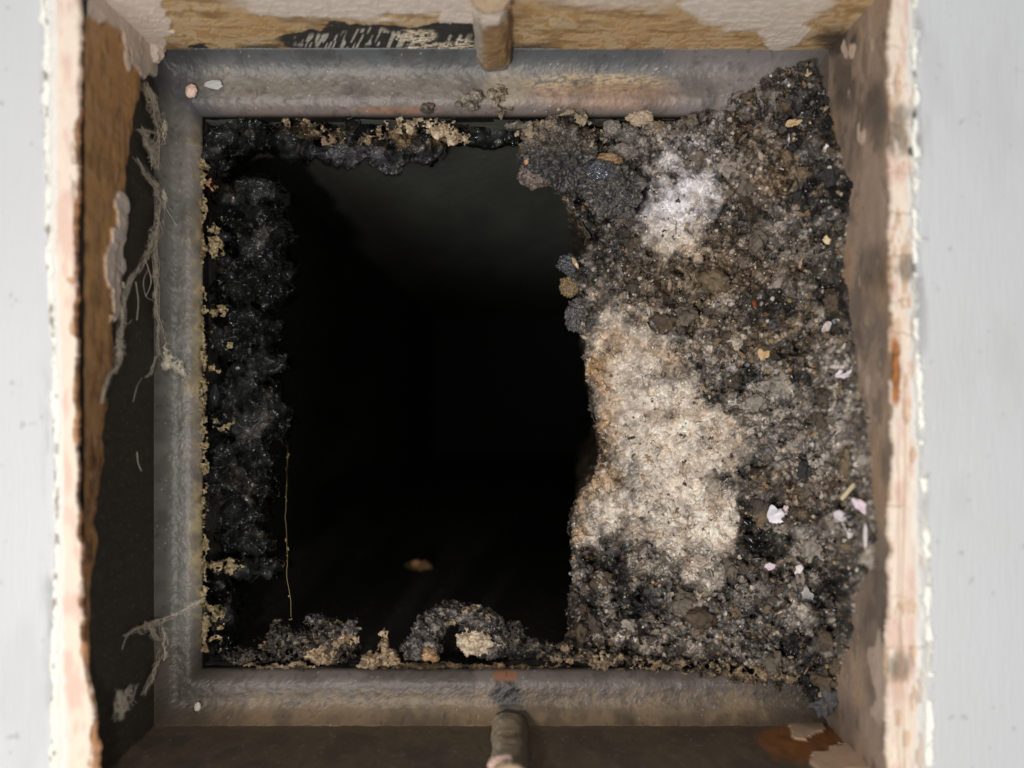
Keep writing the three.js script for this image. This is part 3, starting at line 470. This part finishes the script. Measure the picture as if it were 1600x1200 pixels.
chip('small pinkish grey chip touching the brightest white chip', 1229, 797, 9, 8, -0.6, pinkw, 2, 'white chips on the ash');
chip('pinkish white chip lying highest beside the right frame edge', 1324, 582, 19, 9, 0.45, C(236, 220, 226), 3, 'white chips on the ash', 0.002);
chip('long pinkish chip above the banded grey cinder', 1346, 790, 17, 8, -0.6, pinkw, 4, 'white chips on the ash', 0.003);
chip('broad pale chip left of the banded grey cinder', 1316, 806, 13, 8, -0.3, C(214, 204, 206), 5, 'white chips on the ash');
chip('small triangular white chip below the dark hollow', 1247, 889, 6, 9, -0.5, C(232, 222, 222), 6, 'white chips on the ash');
chip('flat pale chip at the lower lip of the dark hollow', 1203, 885, 9, 6, 0.2, pinkw, 7, 'white chips on the ash');
chip('grey white oblong chunk of wood ash near the lower right corner', 1262, 934, 11, 23, 0.5, C(196, 192, 188), 8, 'white chips on the ash', 0.002);
chip('tiny bright white chip among black cinders at the upper right', 1291, 230, 5, 5, 0, white, 9, 'white chips on the ash');
chip('cream coloured chip among dark cinders at the upper right', 1295, 374, 10, 7, 0.3, C(232, 210, 168), 10, 'white chips on the ash');
chip('triangular tan chip high up on the black part of the ash', 1240, 192, 12, 8, 0.1, C(206, 176, 132), 11, 'white chips on the ash');
chip('tan chip at the very top of the ash', 1262, 113, 7, 7, 0.6, C(190, 168, 140), 12, 'white chips on the ash');
chip('pale oval pebble in the grey ash by the right frame side', 1291, 514, 6, 11, -0.4, C(210, 194, 188), 13, 'white chips on the ash');
chip('tan angular chip in the middle of the dark cinders', 1194, 552, 9, 13, -0.4, C(206, 172, 128), 14, 'white chips on the ash');
chip('slender white chip left of the banded grey cinder, below the broad chip', 1328, 834, 4, 8, 0.1, C(216, 210, 204), 15, 'white chips on the ash');
{ const z = heapAt(1325, 768) + 0.003, q = P(1325, 768, z), g = new THREE.CapsuleGeometry(0.00062, 0.0042, 6, 12); const o = mesh('straw_bit', g, new THREE.MeshPhysicalMaterial({ color: new THREE.Color().setRGB(...C(206, 190, 150)), roughness: 0.7 })); o.position.set(...q); o.rotation.set(0.3, 0.2, -0.7); tag(o, 'short tan straw stub lying on the ash above the pale chips', 'straw'); }

// ---------------------------------------------------------------- creosote on the duct's left and upper sides
function tarColor(x, y, s) { const n = fbm(x / 30, y / 30, 4, s); let c = mix([0.006, 0.007, 0.0065], [0.034, 0.037, 0.034], ss(0.42, 0.75, n)); c = mix(c, [0.08, 0.066, 0.055], ss(0.62, 0.74, fbm(x / 26, y / 26, 3, s + 5)) * 0.6); return c; }
function tarHeight(x, y, s) {
  x += (fbm(x / 16, y / 16, 3, s + 51) - 0.5) * 16; y += (fbm(x / 16, y / 16, 3, s + 52) - 0.5) * 16;
  const crk = ss(0.35, 0.62, fbm(x / 40, y / 40, 3, s + 31)), fold = 1 - Math.abs(fbm(x / 22, y / 30, 3, s + 61) - 0.5) * 4;
  const dome = (a) => Math.pow(a, 1.5);
  return 0.012 * (fbm(x / 60, y / 60, 3, s) - 0.5) + 0.0125 * dome(bubbles(x / 36, y / 36, s + 1, 0.85)) + 0.0016 * fold * (1 - crk) + 0.0058 * dome(bubbles(x / 16, y / 16, s + 2, 0.85)) + (0.0026 * dome(bubbles(x / 8, y / 8, s + 3, 0.85)) + 0.0003 * bubbles(x / 3.4, y / 3.4, s + 4)) * (0.25 + 0.75 * crk);
}
const LOBL = [[392, 318, 66, 52], [412, 372, 60, 40], [398, 430, 66, 56], [424, 462, 38, 30], [384, 512, 66, 46], [406, 566, 52, 30], [388, 612, 58, 44], [408, 655, 56, 44], [384, 712, 50, 40], [376, 762, 58, 46], [388, 800, 40, 30], [384, 846, 50, 36], [388, 884, 66, 24], [350, 950, 34, 60], [345, 230, 40, 40]];
const LOBT = [[372, 216, 66, 36], [462, 224, 46, 36], [538, 232, 48, 32], [606, 236, 50, 36], [664, 230, 34, 30], [760, 214, 70, 22]];
const lobes = (list, x, y) => { let f = -9, k = 0; for (const [a, b, c, d] of list) { const e = el(x, y, a, b, c, d); if (e > f) { f = e; k = Math.min(c, d); } } return [f, f * k]; };
{
  const t = thing('creosote_crust', 'thick glossy black creosote crust bubbling down the left side of the hole', 'creosote', 'creosote crusts');
  const st = 0.8;
  mesh('crust', sheet(Math.round(170 / st), Math.round(846 / st), (u, v, o) => {
    const px = lerp(308, 478, u), py = lerp(190, 1036, v), wx = px + (fbm(px / 26, py / 26, 3, 241) - 0.5) * 26, wy = py + (fbm(px / 26, py / 26, 3, 242) - 0.5) * 26, [lf, ld] = lobes(LOBL, wx, wy), sd = Math.max(ld, 366 + 14 * (fbm(py / 24, 2, 3, 243) - 0.5) - px) + 9 * (bubbles(px / 14, py / 14, 244) - 0.35) + 3 * (fbm(px / 4, py / 4, 2, 245) - 0.5);
    if (sd < -1) { o.skip = true; return; }
    const t0 = clamp((px - 313) / 150);
    let z = lerp(-0.0640, -0.080, t0) - 0.004 * ss(0, 0.2, t0) + tarHeight(px, py, 143) - 0.007 + 0.0105 * Math.sqrt(clamp(lf)) - 0.006 * Math.pow(clamp(1 - sd / 12), 2) - 0.02 * ss(3, -1, sd);
    z = Math.min(z, ZL + 0.001 + 0.0001 * (px - 313)); if (px < 322) z = Math.min(z, ZL - 0.001);
    o.p = P(px, py, z);
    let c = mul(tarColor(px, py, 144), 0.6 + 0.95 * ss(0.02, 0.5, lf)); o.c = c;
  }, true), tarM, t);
  for (const [px, py, z, rx, ry, s] of [[352, 370, -0.061, 11, 8, 1], [336, 617, -0.060, 7, 18, 2], [356, 406, -0.063, 6, 7, 3], [362, 430, -0.064, 7, 8, 4], [346, 700, -0.060, 6, 8, 5], [372, 575, -0.064, 12, 9, 6], [344, 520, -0.060, 6, 8, 7], [338, 742, -0.060, 5, 9, 8]]) { const q = P(px, py, z + 0.0035), k = K * (D - z) / D; mesh('tar_drop', lump(q, [rx * k, ry * k, rx * k], { det: 12, amp: 0.18, fine: 0.04, s }, () => [0.012, 0.013, 0.015]), tarW, t); }
  const t2 = thing('creosote_crust', 'black knobbly creosote crust along the upper side of the hole', 'creosote', 'creosote crusts');
  mesh('crust', sheet(Math.round(500 / st), Math.round(110 / st), (u, v, o) => {
    const px = lerp(312, 812, u), py = lerp(176, 286, v), big = ss(720, 640, px), wx = px + (fbm(px / 22, py / 22, 3, 251) - 0.5) * 20, wy = py + (fbm(px / 22, py / 22, 3, 252) - 0.5) * 16, [lf, ld] = lobes(LOBT, wx, wy), sd = Math.max(ld, 226 - py) + (9 * (bubbles(px / 13, py / 13, 254) - 0.35) + 3 * (fbm(px / 4, py / 4, 2, 255) - 0.5)) * lerp(0.35, 1, big);
    if (sd < -1) { o.skip = true; return; }
    const t0 = clamp((py - 180) / 80);
    let z = lerp(-0.062, -0.076, t0) - 0.003 * ss(0, 0.2, t0) + tarHeight(px, py, 153) * lerp(0.4, 0.8, big) + 0.004 * big * ss(480, 560, px) * Math.pow(bubbles(px / 12, py / 12, 256, 0.95), 1.3) - 0.005 + 0.010 * big * Math.sqrt(clamp(lf)) - 0.006 * Math.pow(clamp(1 - sd / 10), 2) - 0.02 * ss(3, -1, sd);
    z = Math.min(z, ZL - 0.0015 + 0.00005 * (py - 190));
    o.p = P(px, py, z);
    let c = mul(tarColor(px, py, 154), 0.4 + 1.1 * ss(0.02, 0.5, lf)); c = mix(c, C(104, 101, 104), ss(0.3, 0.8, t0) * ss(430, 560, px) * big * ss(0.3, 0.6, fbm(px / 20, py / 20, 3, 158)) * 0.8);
    c = mix(c, C(160, 136, 104), ss(0.42, 0.62, fbm(px / 15, py / 15, 4, 156)) * Math.max(ss(0, 0.6, el(px, py, 650, 205, 90, 34)), 0.6 * ss(0, 0.6, el(px, py, 500, 200, 60, 22)))); o.c = c;
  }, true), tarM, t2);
}

// ---------------------------------------------------------------- soot and dust clumps
// a ragged crusty body with a front and a back, spread over ellipses [px, py, rx, ry]
function ragged(ells, z0, thick, cf, { rag = 5, s = 1, st = 0.75, holes = 1, relief = 1, round = 14 } = {}) {
  let x0 = 1e9, x1 = -1e9, y0 = 1e9, y1 = -1e9; for (const [x, y, a, b] of ells) { x0 = Math.min(x0, x - a - rag); x1 = Math.max(x1, x + a + rag); y0 = Math.min(y0, y - b - rag); y1 = Math.max(y1, y + b + rag); }
  const half = (sg) => sheet(Math.ceil((x1 - x0) / st), Math.ceil((y1 - y0) / st), (u, v, o) => {
    const px = lerp(x0, x1, u), py = lerp(y0, y1, v); let f = -99; for (const [x, y, a, b] of ells) f = Math.max(f, el(px, py, x, y, a, b) * Math.min(a, b));
    f += (fbm(px / 9, py / 9, 3, s) - 0.5) * rag * 2.6 + (fbm(px / 3, py / 3, 2, s + 3) - 0.5) * rag * 0.9;
    const hl = fbm(px / 8, py / 8, 3, s + 8); if (hl > holes) f = -1;
    if (f < 0) { o.skip = true; return; }
    const k = Math.sqrt(clamp(f / round)), wx = px + (fbm(px / 9, py / 9, 2, s + 21) - 0.5) * 12, wy = py + (fbm(px / 9, py / 9, 2, s + 22) - 0.5) * 12;
    const bump = relief * (0.0032 * (bubbles(wx / 15, wy / 15, s + 11, 0.75) - 0.3) + 0.0015 * (bubbles(wx / 6.5, wy / 6.5, s + 12, 0.85) - 0.3) + 0.002 * (fbm(px / 5, py / 5, 3, s + 13) - 0.5));
    o.p = P(px, py, sg > 0 ? z0 + thick * k + bump * k : z0 - 0.7 * thick * k - 0.0003);
    o.c = cf(px, py, fbm(px / 11, py / 11, 4, s + 14), f);
  }, sg > 0);
  return mergeGeometries([half(1), half(-1)]);
}
const tone = (a, b, hi, th = 0.6, sc = 5) => (x, y, n) => { const g = 0.6 + 0.8 * fbm(x / 3, y / 3, 3, 302); return mul(mix(mix(a, b, ss(0.35, 0.65, n)), hi, ss(th, th + 0.12, fbm(x / sc, y / sc, 3, 301)) * 0.8), g); };
const sootC = tone(C(34, 33, 32), C(78, 72, 66), C(140, 122, 100)), tanC = tone(C(134, 114, 90), C(184, 160, 130), C(206, 184, 156)), paleC = tone(C(176, 156, 132), C(208, 188, 162), C(226, 210, 188)), greyC = tone(C(50, 50, 54), C(112, 106, 104), C(164, 152, 140)), mixC = tone(C(64, 54, 44), C(140, 120, 96), C(186, 164, 132));
function clump(name, label, cat, group, parts) { const t = thing(name, label, cat, group); for (const [nm, ells, z, th, cf, o, m] of parts) mesh(nm, ragged(ells, z, th, cf, o), m ?? rough, t); return t; }
clump('soot_clump', 'lacy black soot clump with tan dust in the lower left corner of the hole', 'soot clump', 'soot clumps on the lower rim', [
  ['soot_body', [[520, 1002, 44, 40], [455, 1010, 52, 34], [498, 970, 20, 14], [545, 985, 20, 22], [432, 986, 10, 22], [395, 1030, 60, 20]], -0.067, 0.008, sootC, { rag: 9, s: 31, holes: 0.74 }, gritty],
  ['glossy_facet', [[548, 982, 15, 14], [490, 968, 12, 9]], -0.0615, 0.003, greyC, { rag: 4, s: 33 }, tarM],
  ['dust_patch', [[505, 1022, 30, 18], [540, 998, 20, 10], [520, 1006, 16, 10]], -0.0605, 0.0024, tanC, { rag: 7, s: 34 }],
  ['dust_patch', [[425, 1042, 40, 6], [470, 1042, 20, 8]], -0.0575, 0.002, mixC, { rag: 5, s: 35 }],
  ['dust_patch', [[420, 1008, 12, 8], [512, 972, 18, 5]], -0.062, 0.002, mixC, { rag: 5, s: 38 }],
]);
clump('dust_clump', 'small peaked tan dust clump between the two soot clumps', 'dust clump', null, [['dust_body', [[598, 1032, 34, 14], [600, 1008, 10, 22], [578, 1038, 18, 12], [612, 1024, 14, 12]], -0.0585, 0.0035, tanC, { rag: 7, s: 41 }]]);
clump('soot_clump', 'arched soot clump with a black gap through it on the lower rim', 'soot clump', 'soot clumps on the lower rim', [
  ['arch', [[666, 1002, 28, 42], [652, 1012, 28, 28], [702, 958, 32, 19], [680, 972, 24, 24], [752, 980, 36, 32], [730, 960, 30, 18], [768, 1004, 32, 28]], -0.0665, 0.009, tone(C(58, 55, 53), C(122, 114, 108), C(168, 156, 142)), { rag: 6, s: 51 }],
  ['glossy_facet', [[762, 976, 20, 13], [705, 952, 12, 8]], -0.0585, 0.002, sootC, { rag: 5, s: 53 }, tarM],
  ['pale_flake', [[742, 1006, 30, 22], [765, 1008, 20, 8], [728, 1000, 16, 16]], -0.0575, 0.003, paleC, { rag: 5, s: 54, relief: 0.45 }],
  ['tan_patch', [[668, 1020, 14, 12], [678, 1028, 8, 10]], -0.058, 0.0025, tone(C(176, 136, 96), C(206, 168, 128), C(220, 190, 150)), { rag: 4, s: 55 }],
  ['tan_patch', [[700, 974, 10, 5], [735, 952, 16, 7], [760, 965, 6, 5]], -0.0585, 0.002, mixC, { rag: 4, s: 56 }],
]);
clump('soot_clump', 'low crumbly black soot mound between the arched clump and the ash', 'soot clump', 'soot clumps on the lower rim', [['soot_body', [[805, 1004, 20, 34], [838, 1018, 44, 22], [790, 1016, 26, 22], [870, 1022, 30, 14]], -0.068, 0.005, sootC, { rag: 8, s: 61 }]]);
clump('dust_clump', 'dusty tan crumbs under the lower edge of the ash', 'dust clump', null, [['crumbs', [[900, 1024, 46, 12], [880, 1016, 20, 14], [960, 1034, 60, 12], [1040, 1040, 60, 10], [1130, 1046, 70, 13], [1205, 1058, 50, 15], [1170, 1052, 30, 18]], -0.0525, 0.0022, mixC, { rag: 9, s: 71, holes: 0.68 }]]);
clump('dust_clump', 'thin black and tan crust line along the lower lip below the arched clump', 'dust clump', null, [['crust', [[690, 1040, 90, 5], [800, 1042, 90, 4], [640, 1042, 60, 5]], -0.0565, 0.0012, tone(C(36, 32, 26), C(86, 68, 46), C(140, 112, 76)), { rag: 4, s: 76 }]]);
clinker('lone tan crumb lying deep inside the dark flue', [[656, 885, -0.22, 19, 9, 10, { det: 20, amp: 0.6, fine: 0.5, ff: 4, s: 81 }, mottled(C(90, 70, 48), C(190, 150, 104), C(250, 210, 160)), 'crumb_body'], [650, 880, -0.215, 7, 5, 6, { det: 10, amp: 0.3, s: 82 }, mottled(C(220, 160, 110), C(246, 190, 140), C(250, 210, 160)), 'crumb_tip']], 'crumb', 'flue_crumb', rough);

const lipG = 'dust fluffs on the lip of the opening', yel = tone(C(116, 100, 72), C(160, 142, 108), C(192, 174, 136));
{ const e = []; for (let y = 196; y < 1015; y += 6) { const k = fbm(y / 26, 2, 3, 171); if (k > 0.43) e.push([316 + (y - 200) * 0.005, y, 2 + 19 * Math.max(0, k - 0.42) * rr(0.5, 1.2), 5 + 3 * rnd()]); }
  clump('dust_fluff', 'tan dust fluff lining the left lip of the opening', 'dust', lipG, [['fluff', e, -0.0568, 0.0016, yel, { rag: 5, s: 172, holes: 0.7, st: 0.9, round: 8 }]]); }
clump('dust_fluff', 'tan dust tufts beside the glossy creosote on the left lip', 'dust', lipG, [[338, 382, 15, 18], [334, 358, 9, 8], [336, 487, 16, 8], [350, 538, 12, 5], [336, 573, 10, 8], [350, 660, 16, 12], [350, 882, 28, 12], [338, 962, 18, 22], [338, 1003, 12, 12], [329, 285, 8, 9]].map((e, i) => ['tuft', [e, [e[0] + 6, e[1] + e[3] * 0.6, e[2] * 0.5, e[3] * 0.5]], -0.0595 + (e[0] < 340 ? 0.0015 : 0), 0.0018, [yel, tone(C(150, 100, 70), C(186, 140, 104), C(210, 180, 140))][i === 9 ? 1 : 0], { rag: 6, s: 180 + i, holes: 0.62, round: 8 }]));
clump('dust_fluff', 'cream and tan dust fluff hanging along the upper lip', 'dust', lipG, [
  ['fluff', [[660, 192, 30, 10], [690, 202, 22, 14], [712, 214, 18, 14], [632, 196, 24, 12]], -0.0585, 0.0022, tone(C(150, 130, 104), C(190, 170, 142), C(214, 198, 172)), { rag: 8, s: 191, holes: 0.66 }],
  ['fluff', [[478, 194, 20, 9], [498, 206, 26, 7], [522, 216, 16, 9], [450, 188, 12, 6]], -0.0595, 0.002, mixC, { rag: 7, s: 192, holes: 0.64 }], ['fluff', [[590, 208, 24, 9], [570, 220, 14, 7]], -0.060, 0.0018, mixC, { rag: 6, s: 193, holes: 0.62 }]]);
clump('dust_fluff', 'pale grey dust tufts on the upper rim beneath the rib', 'dust', null, [['tuft', [[732, 160, 20, 14], [746, 152, 14, 12]], -0.0535, 0.003, tone(C(120, 112, 98), C(158, 148, 132), C(182, 172, 156)), { rag: 5, s: 201 }], ['tuft', [[776, 152, 14, 20], [786, 165, 12, 14]], -0.0535, 0.002, tone(C(100, 88, 72), C(146, 132, 112), C(180, 168, 146)), { rag: 8, s: 202, holes: 0.6 }], ['tuft', [[668, 170, 11, 10]], -0.054, 0.003, tone(C(80, 74, 64), C(120, 112, 98), C(150, 140, 124)), { rag: 4, s: 203 }], ['tuft', [[815, 194, 26, 7]], -0.057, 0.002, tone(C(96, 90, 82), C(142, 132, 118), C(180, 170, 152)), { rag: 4, s: 204 }]]);
clump('dust_fluff', 'bent flap of pale dust draped over the large clinker lump', 'dust', null, [['flap', [[838, 208, 30, 5], [858, 196, 20, 5], [888, 174, 20, 5], [908, 184, 10, 14], [924, 208, 6, 20]], -0.0545, 0.001, tone(C(96, 86, 72), C(146, 130, 106), C(172, 156, 130)), { rag: 6, s: 205, relief: 0.6, holes: 0.66 }]]);

// ---------------------------------------------------------------- cobwebs on the left side
const wallZ = (px) => D - D * 670 / (800 - px);
const webZ = (px, lift = 0.0025) => px < 250 ? Math.max(wallZ(px), ZL) + lift * 1.6 : ZL + lift;
const webM = std({ roughness: 1 }), webS = std({ roughness: 1, transparent: true });
function web(label, ribbons, strands) {
  const t = thing('cobweb', label, 'cobweb', 'cobwebs on the left side'), gs = [], films = [];
  const col = () => mul(C(222, 212, 194), rr(0.75, 1.1));
  ribbons.forEach(([pts, w], ri) => {
    let x0 = 1e9, x1 = -1e9, y0 = 1e9, y1 = -1e9; for (const [x, y] of pts) { x0 = Math.min(x0, x); x1 = Math.max(x1, x); y0 = Math.min(y0, y); y1 = Math.max(y1, y); } x0 -= w + 6; x1 += w + 6; y0 -= 3; y1 += 3;
    const st = 0.6, sd = Math.round(pts[0][0] * 3 + pts[0][1]);
    const al = []; const film = sheet(Math.ceil((x1 - x0) / st), Math.ceil((y1 - y0) / st), (u, v, o) => {
      al.push(0); const px = lerp(x0, x1, u), py = lerp(y0, y1, v), qx = px + (fbm(px / 14, py / 14, 3, sd) - 0.5) * 14; let d = 1e9, tt = 0;
      for (let k = 1; k < pts.length; k++) { const [ax, ay] = pts[k - 1], [bx, by] = pts[k], ex = bx - ax, ey = by - ay, q = clamp(((qx - ax) * ex + (py - ay) * ey) / (ex * ex + ey * ey)), e = Math.hypot(qx - ax - q * ex, py - ay - q * ey); if (e < d) { d = e; tt = (k - 1 + q) / (pts.length - 1); } }
      const wd = 1.35 * w * (0.45 + 0.75 * Math.sin(clamp(tt, 0.03, 0.97) * Math.PI)) * (0.5 + fbm(px / 16, py / 16, 2, sd + 4)), f = wd - d + (fbm(px / 3, py / 3, 2, sd + 2) - 0.5) * 3;
      const c = worley(px / 9, py / 9, sd + 9), hole = ss(0.16, 0.34, c.f2 - c.f1) * ss(0.1, 0.35, d / Math.max(wd, 0.1)) * ss(0.3, 0.5, fbm(px / 10, py / 10, 2, sd + 6));
      if (f < 0) { o.skip = true; return; }
      al[al.length - 1] = 0.9 * ss(0, 7, f) * (0.35 + 0.75 * fbm(px / 5, py / 5, 2, sd + 31)) * (1 - 0.92 * hole);
      o.p = P(px, py, webZ(px) + 0.0016 * (fbm(px / 10, py / 10, 3, sd + 1) - 0.5)); o.c = mul(C(216, 206, 186), 0.6 + 0.7 * fbm(px / 4, py / 6, 3, sd + 3));
    }, true);
    const c3 = film.attributes.color, c4 = new Float32Array(c3.count * 4); for (let i = 0; i < c3.count; i++) { c4[i * 4] = c3.getX(i); c4[i * 4 + 1] = c3.getY(i); c4[i * 4 + 2] = c3.getZ(i); c4[i * 4 + 3] = al[i]; } film.setAttribute('color', new THREE.BufferAttribute(c4, 4)); films.push(film);
    for (let i = 0; i < 7; i++) { const q = pts.map(([x, y]) => { const X = x + rr(-1, 1) * w * 1.1, Y = y + rr(-1, 1) * w * 0.6; return P(X, Y, webZ(X) + rr(-0.0004, 0.001)); }); gs.push(tube(q, rr(0.00002, 0.00004), col(), 4, 5)); }
  });
  mesh('matted_web', mergeGeometries(films), webS, t);
  const o = mesh('loose_threads', mergeGeometries(gs), webM, t); o.userData.kind = 'stuff';
  for (const pts of strands) mesh('thread', tube(pts.map(([x, y]) => P(x, y, webZ(x) + rr(0, 0.0006))), rr(0.00005, 0.00009), col(), 4, 8), webM, t);
}
const W1 = [[[[224, 130], [236, 152], [246, 178], [256, 196], [256, 214]], 8], [[[222, 200], [232, 222], [240, 240], [244, 262]], 8], [[[252, 190], [248, 215], [244, 240], [243, 262]], 8], [[[214, 204], [228, 205], [246, 207]], 4], [[[212, 248], [226, 266], [238, 284], [252, 300]], 5], [[[236, 284], [248, 296], [258, 312]], 7]];
web('matted grey cobweb sagging from the upper left corner of the frame', W1, [[[256, 214], [258, 224], [252, 226]], [[250, 310], [262, 330], [276, 352]]]);
web('torn cobweb trailing down the middle of the left side', [
  [[[254, 306], [250, 330], [246, 360], [238, 384], [226, 404]], 8], [[[230, 396], [218, 420], [206, 432], [196, 450]], 5], [[[240, 376], [244, 410], [245, 450], [246, 490], [252, 520]], 5], [[[206, 432], [196, 462], [192, 480], [188, 500]], 4.5], [[[196, 486], [190, 505], [188, 530], [186, 560], [180, 582]], 6], [[[184, 572], [172, 586], [164, 604], [158, 630]], 4], [[[248, 505], [254, 540], [262, 565], [280, 575], [292, 588]], 9], [[[244, 556], [236, 582], [228, 590]], 2.5],
], [[[226, 404], [232, 420], [236, 440], [228, 464]], [[232, 420], [224, 440], [228, 462], [240, 470]], [[212, 440], [216, 470], [214, 500]], [[196, 460], [180, 466], [172, 462]], [[222, 590], [214, 604], [208, 628]], [[190, 500], [200, 506], [206, 500]], [[214, 706], [216, 724], [221, 736]]]);
web('wispy cobweb strung across the lower left corner of the rim', [
  [[[318, 936], [300, 946], [282, 956], [262, 964]], 4], [[[264, 962], [240, 974], [218, 982], [196, 994]], 7], [[[246, 972], [256, 986], [258, 1004], [252, 1020], [244, 1040]], 7], [[[236, 978], [244, 994], [254, 1000]], 5], [[[246, 1036], [236, 1060], [224, 1086]], 4],
], [[[200, 992], [194, 1004], [191, 1015]], [[244, 1040], [238, 1050], [241, 1062]]]);
web('small fuzzy cobweb tuft low on the left side', [[[[206, 1072], [196, 1090], [190, 1104], [184, 1122]], 11], [[[184, 1080], [192, 1096], [200, 1108]], 7]], [[[196, 1080], [206, 1092], [213, 1098]]]);
{
  const t = thing('soot_thread', 'thin dusty thread hanging beside the left creosote crust in the black hole', 'thread');
  const pts = []; for (let y = 640; y <= 965; y += 12) pts.push(P(456 - 12 * Math.sin((y - 640) / 330 * 3.1) * 0.8 + (fbm(y / 30, 1, 2, 8) - 0.5) * 5, y, -0.112 + (y - 640) / 325 * 0.042));
  mesh('thread', tube(pts, 0.00011, C(150, 130, 92), 5, 6), webM, t);
  const gs = []; for (let i = 0; i < 26; i++) { const p = pts[Math.min(pts.length - 1, Math.floor(Math.pow(rnd(), 1.5) * pts.length))]; gs.push(lump([p[0] + rr(-0.0004, 0.0004), p[1] + rr(-0.001, 0.001), p[2]], [0.0003, 0.0005, 0.0003].map((v) => v * rr(0.4, 1.2)), { det: 2, amp: 0.6, s: i }, () => C(170, 140, 90))); }
  mesh('dust_specks', mergeGeometries(gs), webM, t).userData.kind = 'stuff';
}
// beads of paint stuck on the rim
tag(mesh('paint_bead', lump(P(299, 142, -0.0520), [0.0015, 0.0018, 0.0012], { det: 12, amp: 0.3, s: 95 }, (a, b, c, h) => mix(C(214, 170, 146), C(250, 232, 220), h)), rough), 'pinkish paint bead on the upper left corner of the rim', 'paint bead');
tag(mesh('paint_bead', lump(P(335, 132, -0.0528), [0.0026, 0.0012, 0.0004], { det: 12, amp: 0.4, s: 96 }, (a, b, c, h) => mix(C(150, 152, 150), C(210, 210, 204), h)), rough), 'grey paint fleck right of the pinkish bead', 'paint bead');
tag(mesh('paint_bead', lump(P(309, 1104, -0.0522), [0.0009, 0.0012, 0.0008], { det: 10, amp: 0.4, s: 97 }, (a, b, c, h) => mix(C(200, 190, 176), C(230, 220, 206), h)), rough), 'small white paint fleck on the lower left corner of the rim', 'paint bead');

renderer.render(scene, camera);
